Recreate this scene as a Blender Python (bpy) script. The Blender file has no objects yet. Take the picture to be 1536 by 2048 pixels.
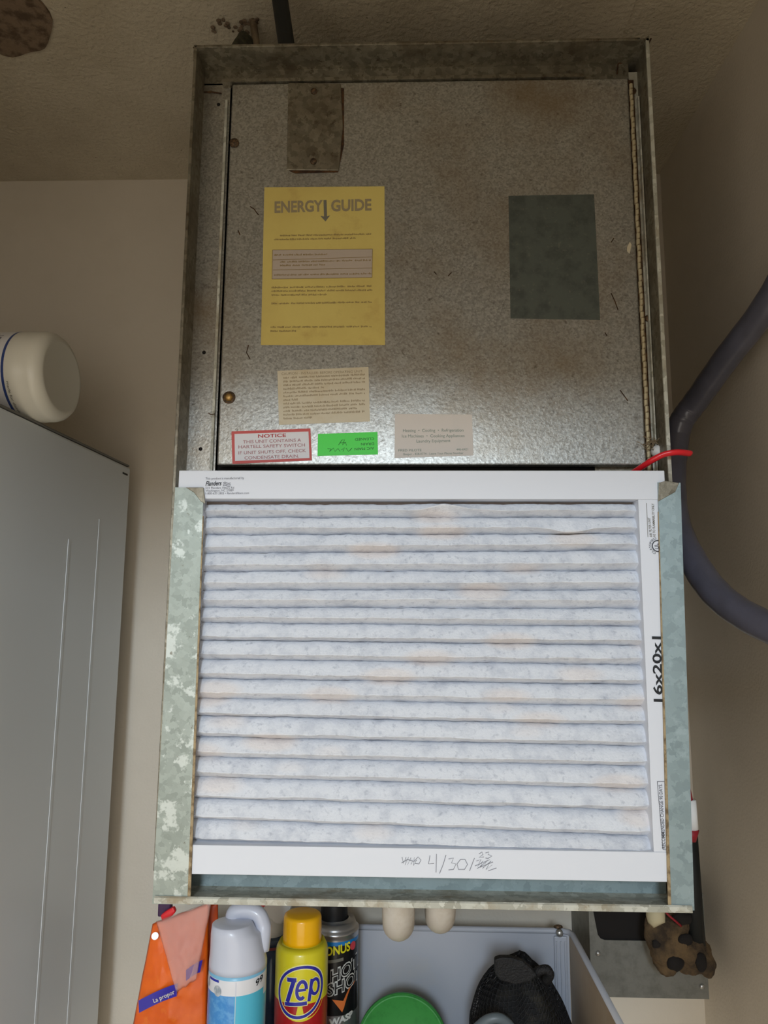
import bpy, bmesh, random
from math import *
from mathutils import Vector, Matrix, noise

random.seed(7)
SC = bpy.context.scene
COL = SC.collection

# ------------------------------------------------------------------ camera
FPX = 1450.0
CP = Vector((0.0, -0.766, 1.69))
CM = Matrix.Rotation(radians(1.7), 3, 'Z') @ Matrix.Rotation(pi/2 + radians(8.4), 3, 'X') @ Matrix.Rotation(radians(.36), 3, 'Z')
cam_d = bpy.data.cameras.new('camera')
cam = bpy.data.objects.new('camera', cam_d); COL.objects.link(cam)
cam.matrix_world = Matrix.Translation(CP) @ CM.to_4x4()
cam_d.sensor_fit = 'HORIZONTAL'; cam_d.sensor_width = 36.0
cam_d.lens = 36.0*FPX/1536.0
cam_d.clip_start = .01
SC.camera = cam

# ------------------------------------------------------------------ world, light, exposure
w = bpy.data.worlds.new('world'); SC.world = w; w.use_nodes = True
w.node_tree.nodes['Background'].inputs[0].default_value = (1.0, .93, .83, 1)
w.node_tree.nodes['Background'].inputs[1].default_value = 1.45

def area(name, loc, target, sx, sy, power, color):
    d = bpy.data.lights.new(name, 'AREA'); d.shape = 'RECTANGLE'; d.size = sx; d.size_y = sy
    d.energy = power; d.color = color
    o = bpy.data.objects.new(name, d); COL.objects.link(o); o.location = loc
    o.rotation_euler = (Vector(target)-Vector(loc)).to_track_quat('-Z', 'Y').to_euler()
    return o
area('daylight_window', (-.12, -3.3, 2.5), (0, .1, 1.55), .40, .46, 42, (.72, .86, 1.0))

SC.view_settings.view_transform = 'Standard'
SC.view_settings.look = 'None'
SC.view_settings.exposure = 0.22
SC.view_settings.gamma = 1.0
SC.view_settings.use_curve_mapping = False

# ------------------------------------------------------------------ helpers
def U(px, py, Y):
    """the point where the plane at depth Y is met through pixel (px, py)"""
    d = CM @ Vector(((px-768)/FPX, -(py-1024)/FPX, -1.0))
    return CP + d*((Y-CP.y)/d.y)

def UZ(px, py, Z):
    d = CM @ Vector(((px-768)/FPX, -(py-1024)/FPX, -1.0))
    return CP + d*((Z-CP.z)/d.z)

def srgb(r, g, b):
    f = lambda c: c/12.92 if c <= .04045 else ((c+.055)/1.055)**2.4
    return (f(r/255), f(g/255), f(b/255), 1)

MATS = {}
def mat(name, col, rough=.5, metal=0.0, n=None, n2=None, bump=None, spec=.5, coat=0, alpha=1, trans=0, ior=1.45, stretch=(1, 1, 1), vor=None):
    """n / n2 = (scale, low, high, colour, strength): noise-driven stain of a second colour"""
    if name in MATS: return MATS[name]
    m = bpy.data.materials.new(name); m.use_nodes = True
    nt = m.node_tree; N = nt.nodes; L = nt.links
    b = N['Principled BSDF']
    b.inputs['Base Color'].default_value = col
    b.inputs['Roughness'].default_value = rough
    b.inputs['Metallic'].default_value = metal
    b.inputs['Specular IOR Level'].default_value = spec
    b.inputs['Coat Weight'].default_value = coat
    b.inputs['Alpha'].default_value = alpha
    b.inputs['Transmission Weight'].default_value = trans
    b.inputs['IOR'].default_value = ior
    tc = N.new('ShaderNodeTexCoord')
    mp = N.new('ShaderNodeMapping'); mp.inputs['Scale'].default_value = stretch
    L.new(tc.outputs['Object'], mp.inputs['Vector'])
    last = None
    if vor:
        sc, c1, c2 = vor
        nz = N.new('ShaderNodeTexNoise'); nz.inputs['Scale'].default_value = sc*1.6; nz.inputs['Detail'].default_value = 4
        L.new(mp.outputs[0], nz.inputs['Vector'])
        mx = N.new('ShaderNodeVectorMath'); mx.operation = 'MULTIPLY_ADD'
        mx.inputs[1].default_value = (1.5/sc,)*3
        L.new(nz.outputs['Color'], mx.inputs[0]); L.new(mp.outputs[0], mx.inputs[2])
        vo = N.new('ShaderNodeTexVoronoi'); vo.inputs['Scale'].default_value = sc
        L.new(mx.outputs[0], vo.inputs['Vector'])
        sp = N.new('ShaderNodeSeparateColor'); L.new(vo.outputs['Color'], sp.inputs[0])
        mi = N.new('ShaderNodeMix'); mi.data_type = 'RGBA'
        L.new(sp.outputs[0], mi.inputs[0]); mi.inputs[6].default_value = c1; mi.inputs[7].default_value = c2
        last = mi.outputs[2]
    for q in (n, n2):
        if not q: continue
        sc, lo, hi, c2, st = q
        nz = N.new('ShaderNodeTexNoise'); nz.inputs['Scale'].default_value = sc; nz.inputs['Detail'].default_value = 7
        nz.inputs['Roughness'].default_value = .62
        L.new(mp.outputs[0], nz.inputs['Vector'])
        mr = N.new('ShaderNodeMapRange'); mr.inputs[1].default_value = lo; mr.inputs[2].default_value = hi
        mr.inputs[4].default_value = st
        L.new(nz.outputs['Fac'], mr.inputs[0])
        mi = N.new('ShaderNodeMix'); mi.data_type = 'RGBA'
        L.new(mr.outputs[0], mi.inputs[0])
        if last: L.new(last, mi.inputs[6])
        else: mi.inputs[6].default_value = col
        mi.inputs[7].default_value = c2
        last = mi.outputs[2]
    if last: L.new(last, b.inputs['Base Color'])
    if bump:
        sc, st, dist = bump
        nz = N.new('ShaderNodeTexNoise'); nz.inputs['Scale'].default_value = sc; nz.inputs['Detail'].default_value = 5
        L.new(mp.outputs[0], nz.inputs['Vector'])
        bp = N.new('ShaderNodeBump'); bp.inputs['Strength'].default_value = st; bp.inputs['Distance'].default_value = dist
        L.new(nz.outputs['Fac'], bp.inputs['Height']); L.new(bp.outputs[0], b.inputs['Normal'])
    MATS[name] = m
    return m

def wpos(o):
    v = Vector((0, 0, 0))
    while o is not None:
        v += o.location; o = o.parent
    return v

def tag(o, label=None, cat=None, group=None, kind=None):
    if label: o['label'] = label
    if cat: o['category'] = cat
    if group: o['group'] = group
    if kind: o['kind'] = kind
    return o

def obj(name, bm, m, parent=None, smooth=False, origin=None, bevel=0):
    """link the bmesh (built in world coordinates) as ONE mesh object"""
    bmesh.ops.recalc_face_normals(bm, faces=bm.faces) if not smooth == 'keep' else None
    org = wpos(parent) if parent is not None else (Vector(origin) if origin is not None else None)
    if org is None:
        lo = Vector((min(v.co[i] for v in bm.verts) for i in range(3)))
        hi = Vector((max(v.co[i] for v in bm.verts) for i in range(3)))
        org = Vector(((lo.x+hi.x)/2, (lo.y+hi.y)/2, lo.z))
    for v in bm.verts: v.co -= org
    if smooth:
        for f in bm.faces: f.smooth = True
    me = bpy.data.meshes.new(name); bm.to_mesh(me); bm.free()
    for mm in (m if isinstance(m, (list, tuple)) else [m]): me.materials.append(mm)
    o = bpy.data.objects.new(name, me); COL.objects.link(o)
    if parent is not None: o.parent = parent
    else: o.location = org
    if bevel:
        md = o.modifiers.new('bevel', 'BEVEL'); md.width = bevel; md.segments = 2; md.limit_method = 'ANGLE'
        md.harden_normals = False
    return o

def thing(name, label, cat, loc, group=None):
    o = bpy.data.objects.new(name, None); COL.objects.link(o); o.location = loc
    o.empty_display_size = .02
    return tag(o, label, cat, group)

def bx(bm, a, b):
    x0, y0, z0 = a; x1, y1, z1 = b
    vs = [bm.verts.new(p) for p in ((x0,y0,z0),(x1,y0,z0),(x1,y1,z0),(x0,y1,z0),(x0,y0,z1),(x1,y0,z1),(x1,y1,z1),(x0,y1,z1))]
    for f in ((0,1,2,3),(7,6,5,4),(0,4,5,1),(1,5,6,2),(2,6,7,3),(3,7,4,0)): bm.faces.new([vs[i] for i in f])
    return bm

def BX(a, b): return bx(bmesh.new(), a, b)

def prism(bm, pts, y0, y1):
    """a flat outline (x, z) given depth from y0 to y1"""
    f = [bm.verts.new((p[0], y0, p[1])) for p in pts]; k = [bm.verts.new((p[0], y1, p[1])) for p in pts]
    bm.faces.new(f); bm.faces.new(k[::-1]); n = len(pts)
    for i in range(n): bm.faces.new((f[i], k[i], k[(i+1) % n], f[(i+1) % n]))
    return bm

def pq(pts, Y): return [(U(x, y, Y).x, U(x, y, Y).z) for x, y in pts]

def smooth_path(P, n=8):
    P = [Vector(p) for p in P]; Q = [P[0]*2-P[1]]+P+[P[-1]*2-P[-2]]; out = []
    for i in range(1, len(Q)-2):
        for k in range(n):
            t = k/n; a, b, c, d = Q[i-1:i+3]
            out.append(.5*((2*b)+(c-a)*t+(2*a-5*b+4*c-d)*t*t+(3*b-a-3*c+d)*t**3))
    out.append(P[-1]); return out

def tube(bm, pts, r, seg=12, caps=True, flat=1.0):
    pts = [Vector(p) for p in pts]; n = len(pts); rr = r if isinstance(r, (list, tuple)) else [r]*n
    rings = []; up = None
    for i, p in enumerate(pts):
        t = (pts[min(i+1, n-1)]-pts[max(i-1, 0)]).normalized()
        if up is None:
            a = Vector((0, 0, 1)) if abs(t.z) < .9 else Vector((1, 0, 0)); up = (a-t*a.dot(t)).normalized()
        else: up = (up-t*up.dot(t)).normalized()
        s = t.cross(up)
        rings.append([bm.verts.new(p+(up*cos(2*pi*k/seg)*flat+s*sin(2*pi*k/seg))*rr[i]) for k in range(seg)])
    for a, b in zip(rings, rings[1:]):
        for k in range(seg): bm.faces.new((a[k], a[(k+1) % seg], b[(k+1) % seg], b[k]))
    if caps: bm.faces.new(rings[0][::-1]); bm.faces.new(rings[-1])
    return bm

def lathe(bm, prof, c, seg=48, axis=None, matfn=None):
    """profile of (radius, height) about the vertical (or a given axis) through c"""
    c = Vector(c); R = Matrix.Identity(3) if axis is None else Vector(axis).to_track_quat('Z', 'X').to_matrix()
    rings = []
    for r, z in prof:
        if r < 1e-6: rings.append([bm.verts.new(c+R@Vector((0, 0, z)))])
        else: rings.append([bm.verts.new(c+R@Vector((r*sin(2*pi*k/seg), -r*cos(2*pi*k/seg), z))) for k in range(seg)])
    for j, (a, b) in enumerate(zip(rings, rings[1:])):
        for k in range(seg):
            k2 = (k+1) % seg
            if len(a) == 1 and len(b) == 1: continue
            if len(a) == 1: f = bm.faces.new((a[0], b[k2], b[k]))
            elif len(b) == 1: f = bm.faces.new((a[k], a[k2], b[0]))
            else: f = bm.faces.new((a[k], a[k2], b[k2], b[k]))
            f.smooth = True
            if matfn:
                ang = (k+.5)/seg*2*pi; ang = ang-2*pi if ang > pi else ang
                f.material_index = matfn(ang, (prof[j][1]+prof[j+1][1])/2, (prof[j][0]+prof[j+1][0])/2)
    return bm

def sphere(bm, c, r, sc=(1, 1, 1), u=16, v=10):
    m = Matrix.Translation(Vector(c)) @ Matrix.Diagonal((r*sc[0], r*sc[1], r*sc[2], 1))
    g = bmesh.ops.create_uvsphere(bm, u_segments=u, v_segments=v, radius=1, matrix=m)
    for x in g['verts']:
        for f in x.link_faces: f.smooth = True
    return bm

# lettering ---------------------------------------------------------
def text_geo(s, bold=0.0):
    cu = bpy.data.curves.new('t', 'FONT'); cu.body = s; cu.size = 1; cu.offset = bold; cu.resolution_u = 3
    o = bpy.data.objects.new('t', cu); COL.objects.link(o)
    me = bpy.data.meshes.new_from_object(o.evaluated_get(bpy.context.evaluated_depsgraph_get()))
    V = [(v.co.x, v.co.y) for v in me.vertices]; Fc = [tuple(p.vertices) for p in me.polygons]
    bpy.data.objects.remove(o); bpy.data.curves.remove(cu); bpy.data.meshes.remove(me)
    x0 = min(v[0] for v in V); x1 = max(v[0] for v in V)
    return [((x-x0)/(x1-x0), y/.73) for x, y in V], Fc

def text_px(bm, s, A, B, h, Y, bold=0.0, shear=0.0):
    """lettering lying flat on the plane Y, baseline from pixel A to pixel B, cap height h metres"""
    a = U(A[0], A[1], Y); b = U(B[0], B[1], Y); e1 = b-a; W = e1.length; e1.normalize()
    e2 = Vector((-e1.z, 0, e1.x))
    V, Fc = text_geo(s, bold)
    vs = [bm.verts.new(a+e1*(x*W+y*h*shear)+e2*(y*h)) for x, y in V]
    for f in Fc:
        try: bm.faces.new([vs[i] for i in f])
        except ValueError: pass
    return bm

def text_cyl(bm, s, c, r, ang0, width, z, h, bold=0.0, shear=0.0, rise=0.0):
    V, Fc = text_geo(s, bold); vs = []
    for x, y in V:
        q = x*width+y*h*shear; a = ang0+q/r
        vs.append(bm.verts.new((c[0]+r*sin(a), c[1]-r*cos(a), z+y*h+rise*x)))
    for f in Fc:
        try: bm.faces.new([vs[i] for i in f])
        except ValueError: pass
    return bm

def ribbon(bm, pts, wd, Y):
    """a pen stroke on plane Y through pixel points"""
    P = [U(x, y, Y) for x, y in pts]; prev = None
    for i, p in enumerate(P):
        t = (P[min(i+1, len(P)-1)]-P[max(i-1, 0)]).normalized(); s = Vector((-t.z, 0, t.x))*wd/2
        cur = (bm.verts.new(p-s), bm.verts.new(p+s))
        if prev: bm.faces.new((prev[0], cur[0], cur[1], prev[1]))
        prev = cur
    return bm

def words(bm, A, B, h, Y, seed=0, fill=1.0):
    """a line of print too small and faded to read: uneven word-long smudges of small strokes"""
    rnd = random.Random(seed); a = U(*A, Y); b = U(*B, Y); e1 = (b-a); W = e1.length*fill; e1.normalize(); e2 = Vector((-e1.z, 0, e1.x))
    x = 0
    while x < W:
        wl = rnd.uniform(.004, .013); xe = min(x+wl, W); q = x
        while q < xe:
            k = rnd.uniform(.0009, .0014); hh = h*rnd.uniform(.6, 1.15)
            y0 = rnd.uniform(0, .25)*h
            vs = [bm.verts.new(a+e1*u+e2*v) for u, v in ((q, y0), (q+k*.75, y0), (q+k*.75, hh), (q, hh))]
            bm.faces.new(vs); q += k*1.15
        x = xe+rnd.uniform(.0012, .0025)
    return bm

def flat(name, bm, m, parent): return obj(name, bm, m, parent, smooth='keep')

# ------------------------------------------------------------------ materials
wallm = mat('wall_paint', srgb(222, 212, 196), .75, bump=(220, .25, .002), n=(3, .45, .75, srgb(204, 194, 176), .6), n2=(160, .70, .76, srgb(96, 80, 62), .5))
ceilm = mat('ceiling_texture', srgb(205, 194, 172), .85, bump=(140, .8, .004), n=(5, .42, .7, srgb(178, 166, 142), .7), n2=(110, .67, .72, srgb(80, 66, 50), .7))
patchm = mat('patch_brown', srgb(132, 112, 92), .9, bump=(90, .8, .004), n=(60, .45, .6, srgb(84, 68, 52), .9))
floorm = mat('floor_tile', srgb(205, 196, 180), .6)
galv = mat('galvanised_panel', srgb(150, 148, 140), .40, .80, vor=(520, srgb(196, 196, 190), srgb(156, 154, 148)), n=(6, .48, .70, srgb(150, 132, 106), .7), n2=(120, .62, .72, srgb(84, 74, 60), .55), bump=(300, .25, .001))
galvd = mat('galvanised_dull', srgb(140, 134, 118), .45, .7, vor=(160, srgb(156, 150, 134), srgb(118, 112, 98)), n=(14, .45, .68, srgb(92, 76, 54), .6), n2=(90, .6, .7, srgb(70, 56, 40), .7), bump=(200, .3, .001))
spang = mat('galvanised_spangle', srgb(176, 186, 182), .5, .45, vor=(170, srgb(164, 172, 164), srgb(142, 150, 142)), n=(52, .555, .60, srgb(208, 214, 208), .75), n2=(120, .66, .72, srgb(92, 80, 56), .7), bump=(90, .25, .001))
spangb = mat('galvanised_blue', srgb(150, 166, 168), .5, .45, vor=(110, srgb(158, 174, 176), srgb(138, 154, 156)), n=(50, .58, .66, srgb(172, 188, 190), .6), n2=(140, .68, .74, srgb(96, 88, 70), .5), bump=(90, .25, .001))
trim = mat('rail_metal', srgb(200, 198, 184), .6, .1, vor=(120, srgb(204, 204, 192), srgb(160, 158, 144)), n=(30, .5, .68, srgb(146, 126, 92), .6), bump=(200, .3, .001))
dark = mat('cavity_shade', srgb(26, 22, 20), .9)  # near-black colour standing for the shade in recesses and holes
rust = mat('rusty_hinge', srgb(198, 184, 150), .55, .2, n=(90, .52, .64, srgb(110, 76, 44), .9), bump=(300, .4, .001))
rustgap = mat('rust_seam', srgb(52, 34, 20), .9, n=(120, .45, .6, srgb(96, 64, 34), .8))
screwm = mat('screw_brass', srgb(176, 140, 84), .4, .7)
screwg = mat('screw_steel', srgb(190, 190, 188), .3, .8)
dirty = mat('screw_dirty', srgb(70, 58, 46), .6, .4, n=(400, .45, .6, srgb(130, 100, 70), .7))
white = mat('filter_card', srgb(220, 223, 230), .55)
cardedge = mat('card_edge', srgb(200, 184, 160), .8)
black = mat('print_black', srgb(24, 26, 30), .6)
pencil = mat('pencil', srgb(120, 120, 128), .7)
greyp = mat('print_grey', srgb(116, 112, 100), .7)

# pleated filter fabric
def media_mat():
    m = mat('filter_media', srgb(224, 227, 233), .95, spec=.15, n=(60, .48, .70, srgb(190, 195, 206), .65), n2=(160, .56, .72, srgb(150, 156, 170), .55), bump=(420, .5, .0015))
    nt = m.node_tree; N = nt.nodes; L = nt.links; b = N['Principled BSDF']
    src = b.inputs['Base Color'].links[0].from_socket
    tc = N.new('ShaderNodeTexCoord'); mp = N.new('ShaderNodeMapping'); mp.inputs['Scale'].default_value = (11, 2, 34)
    L.new(tc.outputs['Object'], mp.inputs['Vector'])
    vo = N.new('ShaderNodeTexVoronoi'); vo.inputs['Scale'].default_value = 1.0; L.new(mp.outputs[0], vo.inputs['Vector'])
    mr = N.new('ShaderNodeMapRange'); mr.inputs[1].default_value = .36; mr.inputs[2].default_value = .22; mr.inputs[4].default_value = .42
    L.new(vo.outputs['Distance'], mr.inputs[0])
    mi = N.new('ShaderNodeMix'); mi.data_type = 'RGBA'; L.new(mr.outputs[0], mi.inputs[0]); L.new(src, mi.inputs[6])
    mi.inputs[7].default_value = srgb(236, 222, 212)
    L.new(mi.outputs[2], b.inputs['Base Color'])
    return m
media = media_mat()

# ------------------------------------------------------------------ the room
CZ = 2.519; RW = .476; BW = .5
def struct(name, bm, m, parent=None):
    o = obj(name, bm, m, parent)
    if parent is None: o['kind'] = 'structure'
    return o
struct('wall_back', BX((-1.5, BW, 0), (RW+.1, BW+.1, CZ)), wallm)
struct('wall_right', BX((RW, -.86, 0), (RW+.1, BW, CZ)), wallm)
struct('wall_left', BX((-1.5, -.86, 0), (-1.4, BW, CZ)), wallm)
ceil = struct('ceiling', BX((-1.5, -.96, CZ), (RW+.1, BW+.1, CZ+.1)), ceilm)
struct('floor', BX((-2.5, -4.2, -.05), (2.5, BW+.1, 0)), floorm)
struct('wall_front', BX((-1.5, -.96, 2.06), (RW+.1, -.86, CZ)), wallm)
struct('trim_1', BX((.24, -.96, 0), (RW+.1, -.86, 2.06)), wallm)
struct('trim_2', BX((-1.5, -.96, 0), (-.72, -.86, 2.06)), wallm)
bm = bmesh.new()
c = UZ(-27, 8, CZ); pts = [(c.x+.079*cos(a)*(1+.05*sin(5*a)), c.y+.088*sin(a)*(1+.05*cos(7*a))) for a in [2*pi*k/40 for k in range(40)]]
f = [bm.verts.new((x, y, CZ-.004)) for x, y in pts]; k_ = [bm.verts.new((x, y, CZ-.0002)) for x, y in pts]
bm.faces.new(f)
for i in range(40): bm.faces.new((f[i], k_[i], k_[(i+1) % 40], f[(i+1) % 40]))
tag(obj('stain_patch', bm, patchm, ceil), 'round brown rough patch on the ceiling at the left')
a = UZ(1247, 60, CZ); b0 = UZ(640, 0, CZ)
obj('drywall_patch', BX((b0.x+.02, -.05, CZ-.005), (a.x, .33, CZ+.001)), ceilm, ceil)

# ------------------------------------------------------------------ air handler cabinet
XL, XR, ZB, ZT = -.2515, .283, 1.4085, 2.3635
YF, YB = 0.0, .4995
T = .0022
ah = thing('air_handler', 'tall galvanised steel air handler cabinet hung on the back wall, covered in stickers', 'air handler', ((XL+XR)/2, .25, ZB))
for x0, x1 in ((XL, XL+T), (XR-T, XR)):
    obj('side_wall', BX((x0, YF, ZB+.012), (x1, YB, ZT)), galvd, ah)
obj('top_wall', BX((XL+T, YF, ZT-T), (XR-T, YB, ZT)), galvd, ah)
obj('rear_wall', BX((XL+T, YB-T, ZB), (XR-T, YB, ZT-T)), galvd, ah)
bm = bmesh.new()                       # bottom pan with its rolled front lip
prof = [(.5-T, ZB+.004), (.022, ZB+.004), (.022, ZB+.0025), (-.026, ZB-.0005), (-.0305, ZB+.002), (-.0305, ZB+.0085), (-.0285, ZB+.0085), (-.0285, ZB+.004), (-.020, ZB+.0035), (.020, ZB+.0065), (.5-T, ZB+.0065)]
LZ = U(840, 1819, -.031).z; LT = U(640, 1799, -.031).z; KZ = U(600, 1778, .019).z
body_p = [(.4973, ZB), (.002, ZB), (.002, KZ-.001), (.4973, KZ-.001)]
lip_p = [(.024, LZ+.0005), (-.028, LZ), (-.031, LZ+.0012), (-.031, LT-.0012), (-.0295, LT), (-.027, LT-.0008), (-.026, LT-.0022), (.0185, KZ), (.024, KZ)]
for pr, xa, xb in ((body_p, XL+.001, XR-.001), (lip_p, -.240, .270)):
    A = [bm.verts.new((xa, y, z)) for y, z in pr]; B = [bm.verts.new((xb, y, z)) for y, z in pr]
    bm.faces.new(A); bm.faces.new(B[::-1])
    for i in range(len(pr)): bm.faces.new((A[i], B[i], B[(i+1) % len(pr)], A[(i+1) % len(pr)]))
obj('bottom_pan', bm, trim, ah)
z0 = KZ-.001
obj('lower_rail', BX((XL+.02, .019, z0), (XR-.02, .025, z0+.05)), spangb, ah)
# inside: flanges that frame the openings
FZ0 = U(430, 947, .037).z
obj('side_flange', BX((XL+T, .037, z0), (-.2165, .039, ZT-.020)), galv, ah)
obj('side_flange', BX((.2745-.004, .037, z0), (XR-T, .039, ZT-.013)), trim, ah)
obj('flange_ridge', BX((-.2215, .033, FZ0), (-.2185, .037, ZT-.045)), trim, ah)
obj('flange_ridge', BX((.2785, .031, FZ0-.01), (.2800, .037, ZT-.05)), trim, ah)
obj('top_flange', BX((XL+T, .037, ZT-.022), (.2705, .0395, ZT-T)), galvd, ah)
obj('top_lip', BX((-.225, .027, ZT-.026), (.215, .037, ZT-.0215)), galvd, ah)
for seam in ([(1302, 77, .002), (1292, 98, .018), (1279, 123, .034), (1258, 124, .0355), (1236, 127, .0355), (1234, 148, .0358)], [(387, 95, .002), (400, 104, .015), (414, 116, .028), (424, 124, .0355)], [(405, 184, .0362), (424, 184, .0362), (443, 187, .0362)]):
    bm = bmesh.new(); tube(bm, [U(*q_) for q_ in seam], .0009, 6); obj('seam_gap', bm, rustgap, ah)
bm = prism(bmesh.new(), [(.2835, ZT+.003), (.2785, ZT-.0008), (.2650, ZT-.0008), (.2835, ZT-.004)], -.0012, .004)
obj('folded_corner', bm, galvd, ah)
bm = prism(bmesh.new(), [(XL-.001, ZT+.0005), (XL+.012, ZT-.0025), (XL+.004, ZT-.004), (XL-.001, ZT-.02)], -.001, .003)
obj('folded_corner', bm, galvd, ah)
obj('edge_hem', BX((XR-.0035, -.0012, ZB+.03), (XR+.0005, .002, ZT)), trim, ah, bevel=.0006)
obj('edge_hem', BX((XL-.0005, -.0012, ZB+.03), (XL+.003, .002, ZT)), galvd, ah, bevel=.0006)
obj('top_hem', BX((XL, -.0012, ZT-.003), (XR-.01, .002, ZT+.0005)), galvd, ah, bevel=.0006)
# near-black sheets painted as the shade behind the filter and below the panel
obj('inner_shade', BX((XL+.035, .20, z0+.002), (XR-.012, .21, ZT-.06)), dark, ah)
obj('gap_shade', BX((XL+.035, .047, FZ0-.035), (XR-.012, .060, FZ0+.030)), dark, ah)
pl = U(1189, 945, .045).x
obj('opening_edge', BX((pl, .043, FZ0-.03), (XR-.012, .0465, FZ0+.012)), galvd, ah, bevel=.003)

# upper access panel
PL, PR_, PB, PT = -.2125, .2670, 1.8605, ZT-.0275
panel = obj('access_panel', BX((PL, .0285, PB), (PR_, .0405, PT)), galv, ah, bevel=.0018)
YP = .0285
bm = bmesh.new(); lathe(bm, [(0, 0), (.0052, 0), (.0052, .0015), (.0038, .0036), (.0020, .0042), (0, .0042)], U(458, 795, YP), 6, (0, -1, 0))
obj('screw', bm, screwm, ah)
bm = bmesh.new(); lathe(bm, [(0, 0), (.0075, 0), (.0072, .0005), (0, .0006)], U(458, 795, YP), 20, (0, -1, 0)); tag(obj('washer', bm, dirty, ah), 'rust-dark washer')
bm = bmesh.new(); lathe(bm, [(0, 0), (.0058, 0), (.0058, .002), (.004, .0036), (0, .004)], U(469, 287, YP), 12, (0, -1, 0)); tag(obj('screw', bm, dirty, ah), 'blackened screw high on the left')
# knock-out cover plate
bm = prism(bmesh.new(), pq([(577, 168), (682, 170), (686, 255), (678, 343), (574, 342)], YP), YP-.0024, YP-.0001)
cov = obj('cover_plate', bm, galvd, ah, bevel=.0006)
bm = prism(bmesh.new(), pq([(680, 176), (688, 178), (688, 290), (676, 345), (590, 347), (576, 341), (600, 342), (676, 341)], YP), YP-.0010, YP-.0001)
tag(obj('cover_gap', bm, rustgap, ah), 'dark open edge of the cover plate')
for x, y in ((628, 183), (627, 323)):
    bm = bmesh.new(); lathe(bm, [(0, 0), (.0042, 0), (.0040, .0013), (.0025, .0022), (0, .0022)], U(x, y, YP-.0024), 8, (0, -1, 0)); obj('screw', bm, dirty, cov)
# holes punched in the left flange and screws in the right one
for x, y in ((408, 705), (401, 898), (437, 209)):
    bm = bmesh.new(); lathe(bm, [(0, .0002), (.0022, .0002), (.0022, 0)], U(x, y, .0368), 12, (0, -1, 0)); obj('hole', bm, dark, ah)
for x, y in ((1297, 637), (1265, 183)):
    bm = bmesh.new(); lathe(bm, [(0, 0), (.0046, 0), (.0044, .0014), (.0025, .0024), (0, .0024)], U(x, y, .0368), 10, (0, -1, 0)); tag(obj('screw', bm, dirty, ah), 'rusty screw in the right flange')
# scratches on the panel
bm = bmesh.new()
for s in ([(500, 413), (508, 418), (517, 430)], [(1222, 586), (1230, 603), (1236, 620)], [(868, 543), (873, 549)], [(896, 552), (903, 545)], [(497, 690), (493, 705), (500, 718)], [(476, 460), (480, 470)], [(1240, 780), (1256, 802)], [(1210, 665), (1214, 672)], [(416, 826), (422, 829), (430, 828)], [(1222, 485), (1228, 476)]):
    ribbon(bm, s, .0011, YP-.0003)
tag(flat('scratches', bm, rustgap, ah), None, None, None, 'stuff')

# piano hinge on the right edge of the panel
hg0, hg1 = U(1264, 160, .030), U(1291, 926, .030)
hg = obj('hinge', prism(bmesh.new(), [(PR_-.0015, PB-.006), (PR_+.0085, PB-.006), (PR_+.0080, PT+.001), (PR_-.0015, PT+.001)], .0335, .0365), rustgap, ah)
kb = bmesh.new(); tube(kb, [(0, 0, 0), (0, 0, .0070)], .0022, 8)
base = obj('hinge_knuckle', kb, rust, hg, origin=(0, 0, 0))
nk = 64; hx = PR_+.0038
# the first knuckle's mesh is local to the origin
for v in base.data.vertices: v.co += wpos(hg)
for i in range(nk):
    o = base if i == 0 else base.copy()
    if i: COL.objects.link(o); o.parent = hg
    z = PB-.006+(PT-PB)*i/nk
    o.location = Vector((hx+.0004*sin(i*1.7), .0315, z)) - wpos(hg)
    o.scale = (1, 1, 1)

# stickers -------------------------------------------------------------
def sticker(name, px, m, label, y=YP, th=.0004):
    o = obj(name, prism(bmesh.new(), pq(px, y), y-th, y-.00005), m, ah); o['label'] = label; return o
yel = mat('sticker_yellow', srgb(216, 196, 112), .6, n=(9, .45, .65, srgb(202, 178, 100), .6), n2=(25, .6, .75, srgb(170, 130, 70), .4))
pale = mat('sticker_box', srgb(186, 172, 158), .65)
s = sticker('energy_sticker', [(529, 375), (769, 373), (770, 690), (522, 690)], yel, 'large yellow faded energy guide sticker')
YS = YP-.0006
bm = text_px(bmesh.new(), 'ENERGY', (549, 425), (646, 422), .0145, YS, .035); text_px(bm, 'GUIDE', (662, 422), (743, 420), .0145, YS, .035)
flat('lettering', bm, mat('print_faded', srgb(152, 138, 108), .7), s)
bm = prism(bmesh.new(), pq([(647, 400), (653, 400), (654, 433), (660, 431), (651, 443), (641, 432), (648, 433)], YS), YS-.0002, YS)
obj('arrow', bm, greyp, s)
obj('text_box', prism(bmesh.new(), pq([(545, 500), (745, 498), (744, 555), (544, 558)], YS), YS-.0001, YS+.0001), pale, s)
bm = bmesh.new(); YT = YS-.0003
for q in ([(545, 500), (745, 498)], [(745, 498), (744, 555)], [(744, 555), (544, 558)], [(544, 558), (545, 500)], [(546, 520), (744, 514)], [(546, 540), (744, 536)]): ribbon(bm, q, .0006, YT)
for j, (A_, B_, fl) in enumerate((((548, 512), (740, 509), .55), ((560, 526), (742, 522), 1), ((560, 533), (742, 529), .5), ((548, 552), (742, 549), 1),
      ((560, 473), (743, 470), 1), ((548, 481), (712, 478), 1), ((543, 577), (743, 574), 1), ((543, 584), (743, 582), 1), ((543, 592), (743, 590), .55), ((543, 609), (743, 606), 1),
      ((541, 656), (743, 655), 1), ((541, 664), (743, 663), .25))):
    words(bm, A_, B_, .0022, YT, 50+j, fl)
o = flat('small_print', bm, mat('print_brown', srgb(150, 128, 84), .7), s); o['kind'] = 'stuff'

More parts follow.
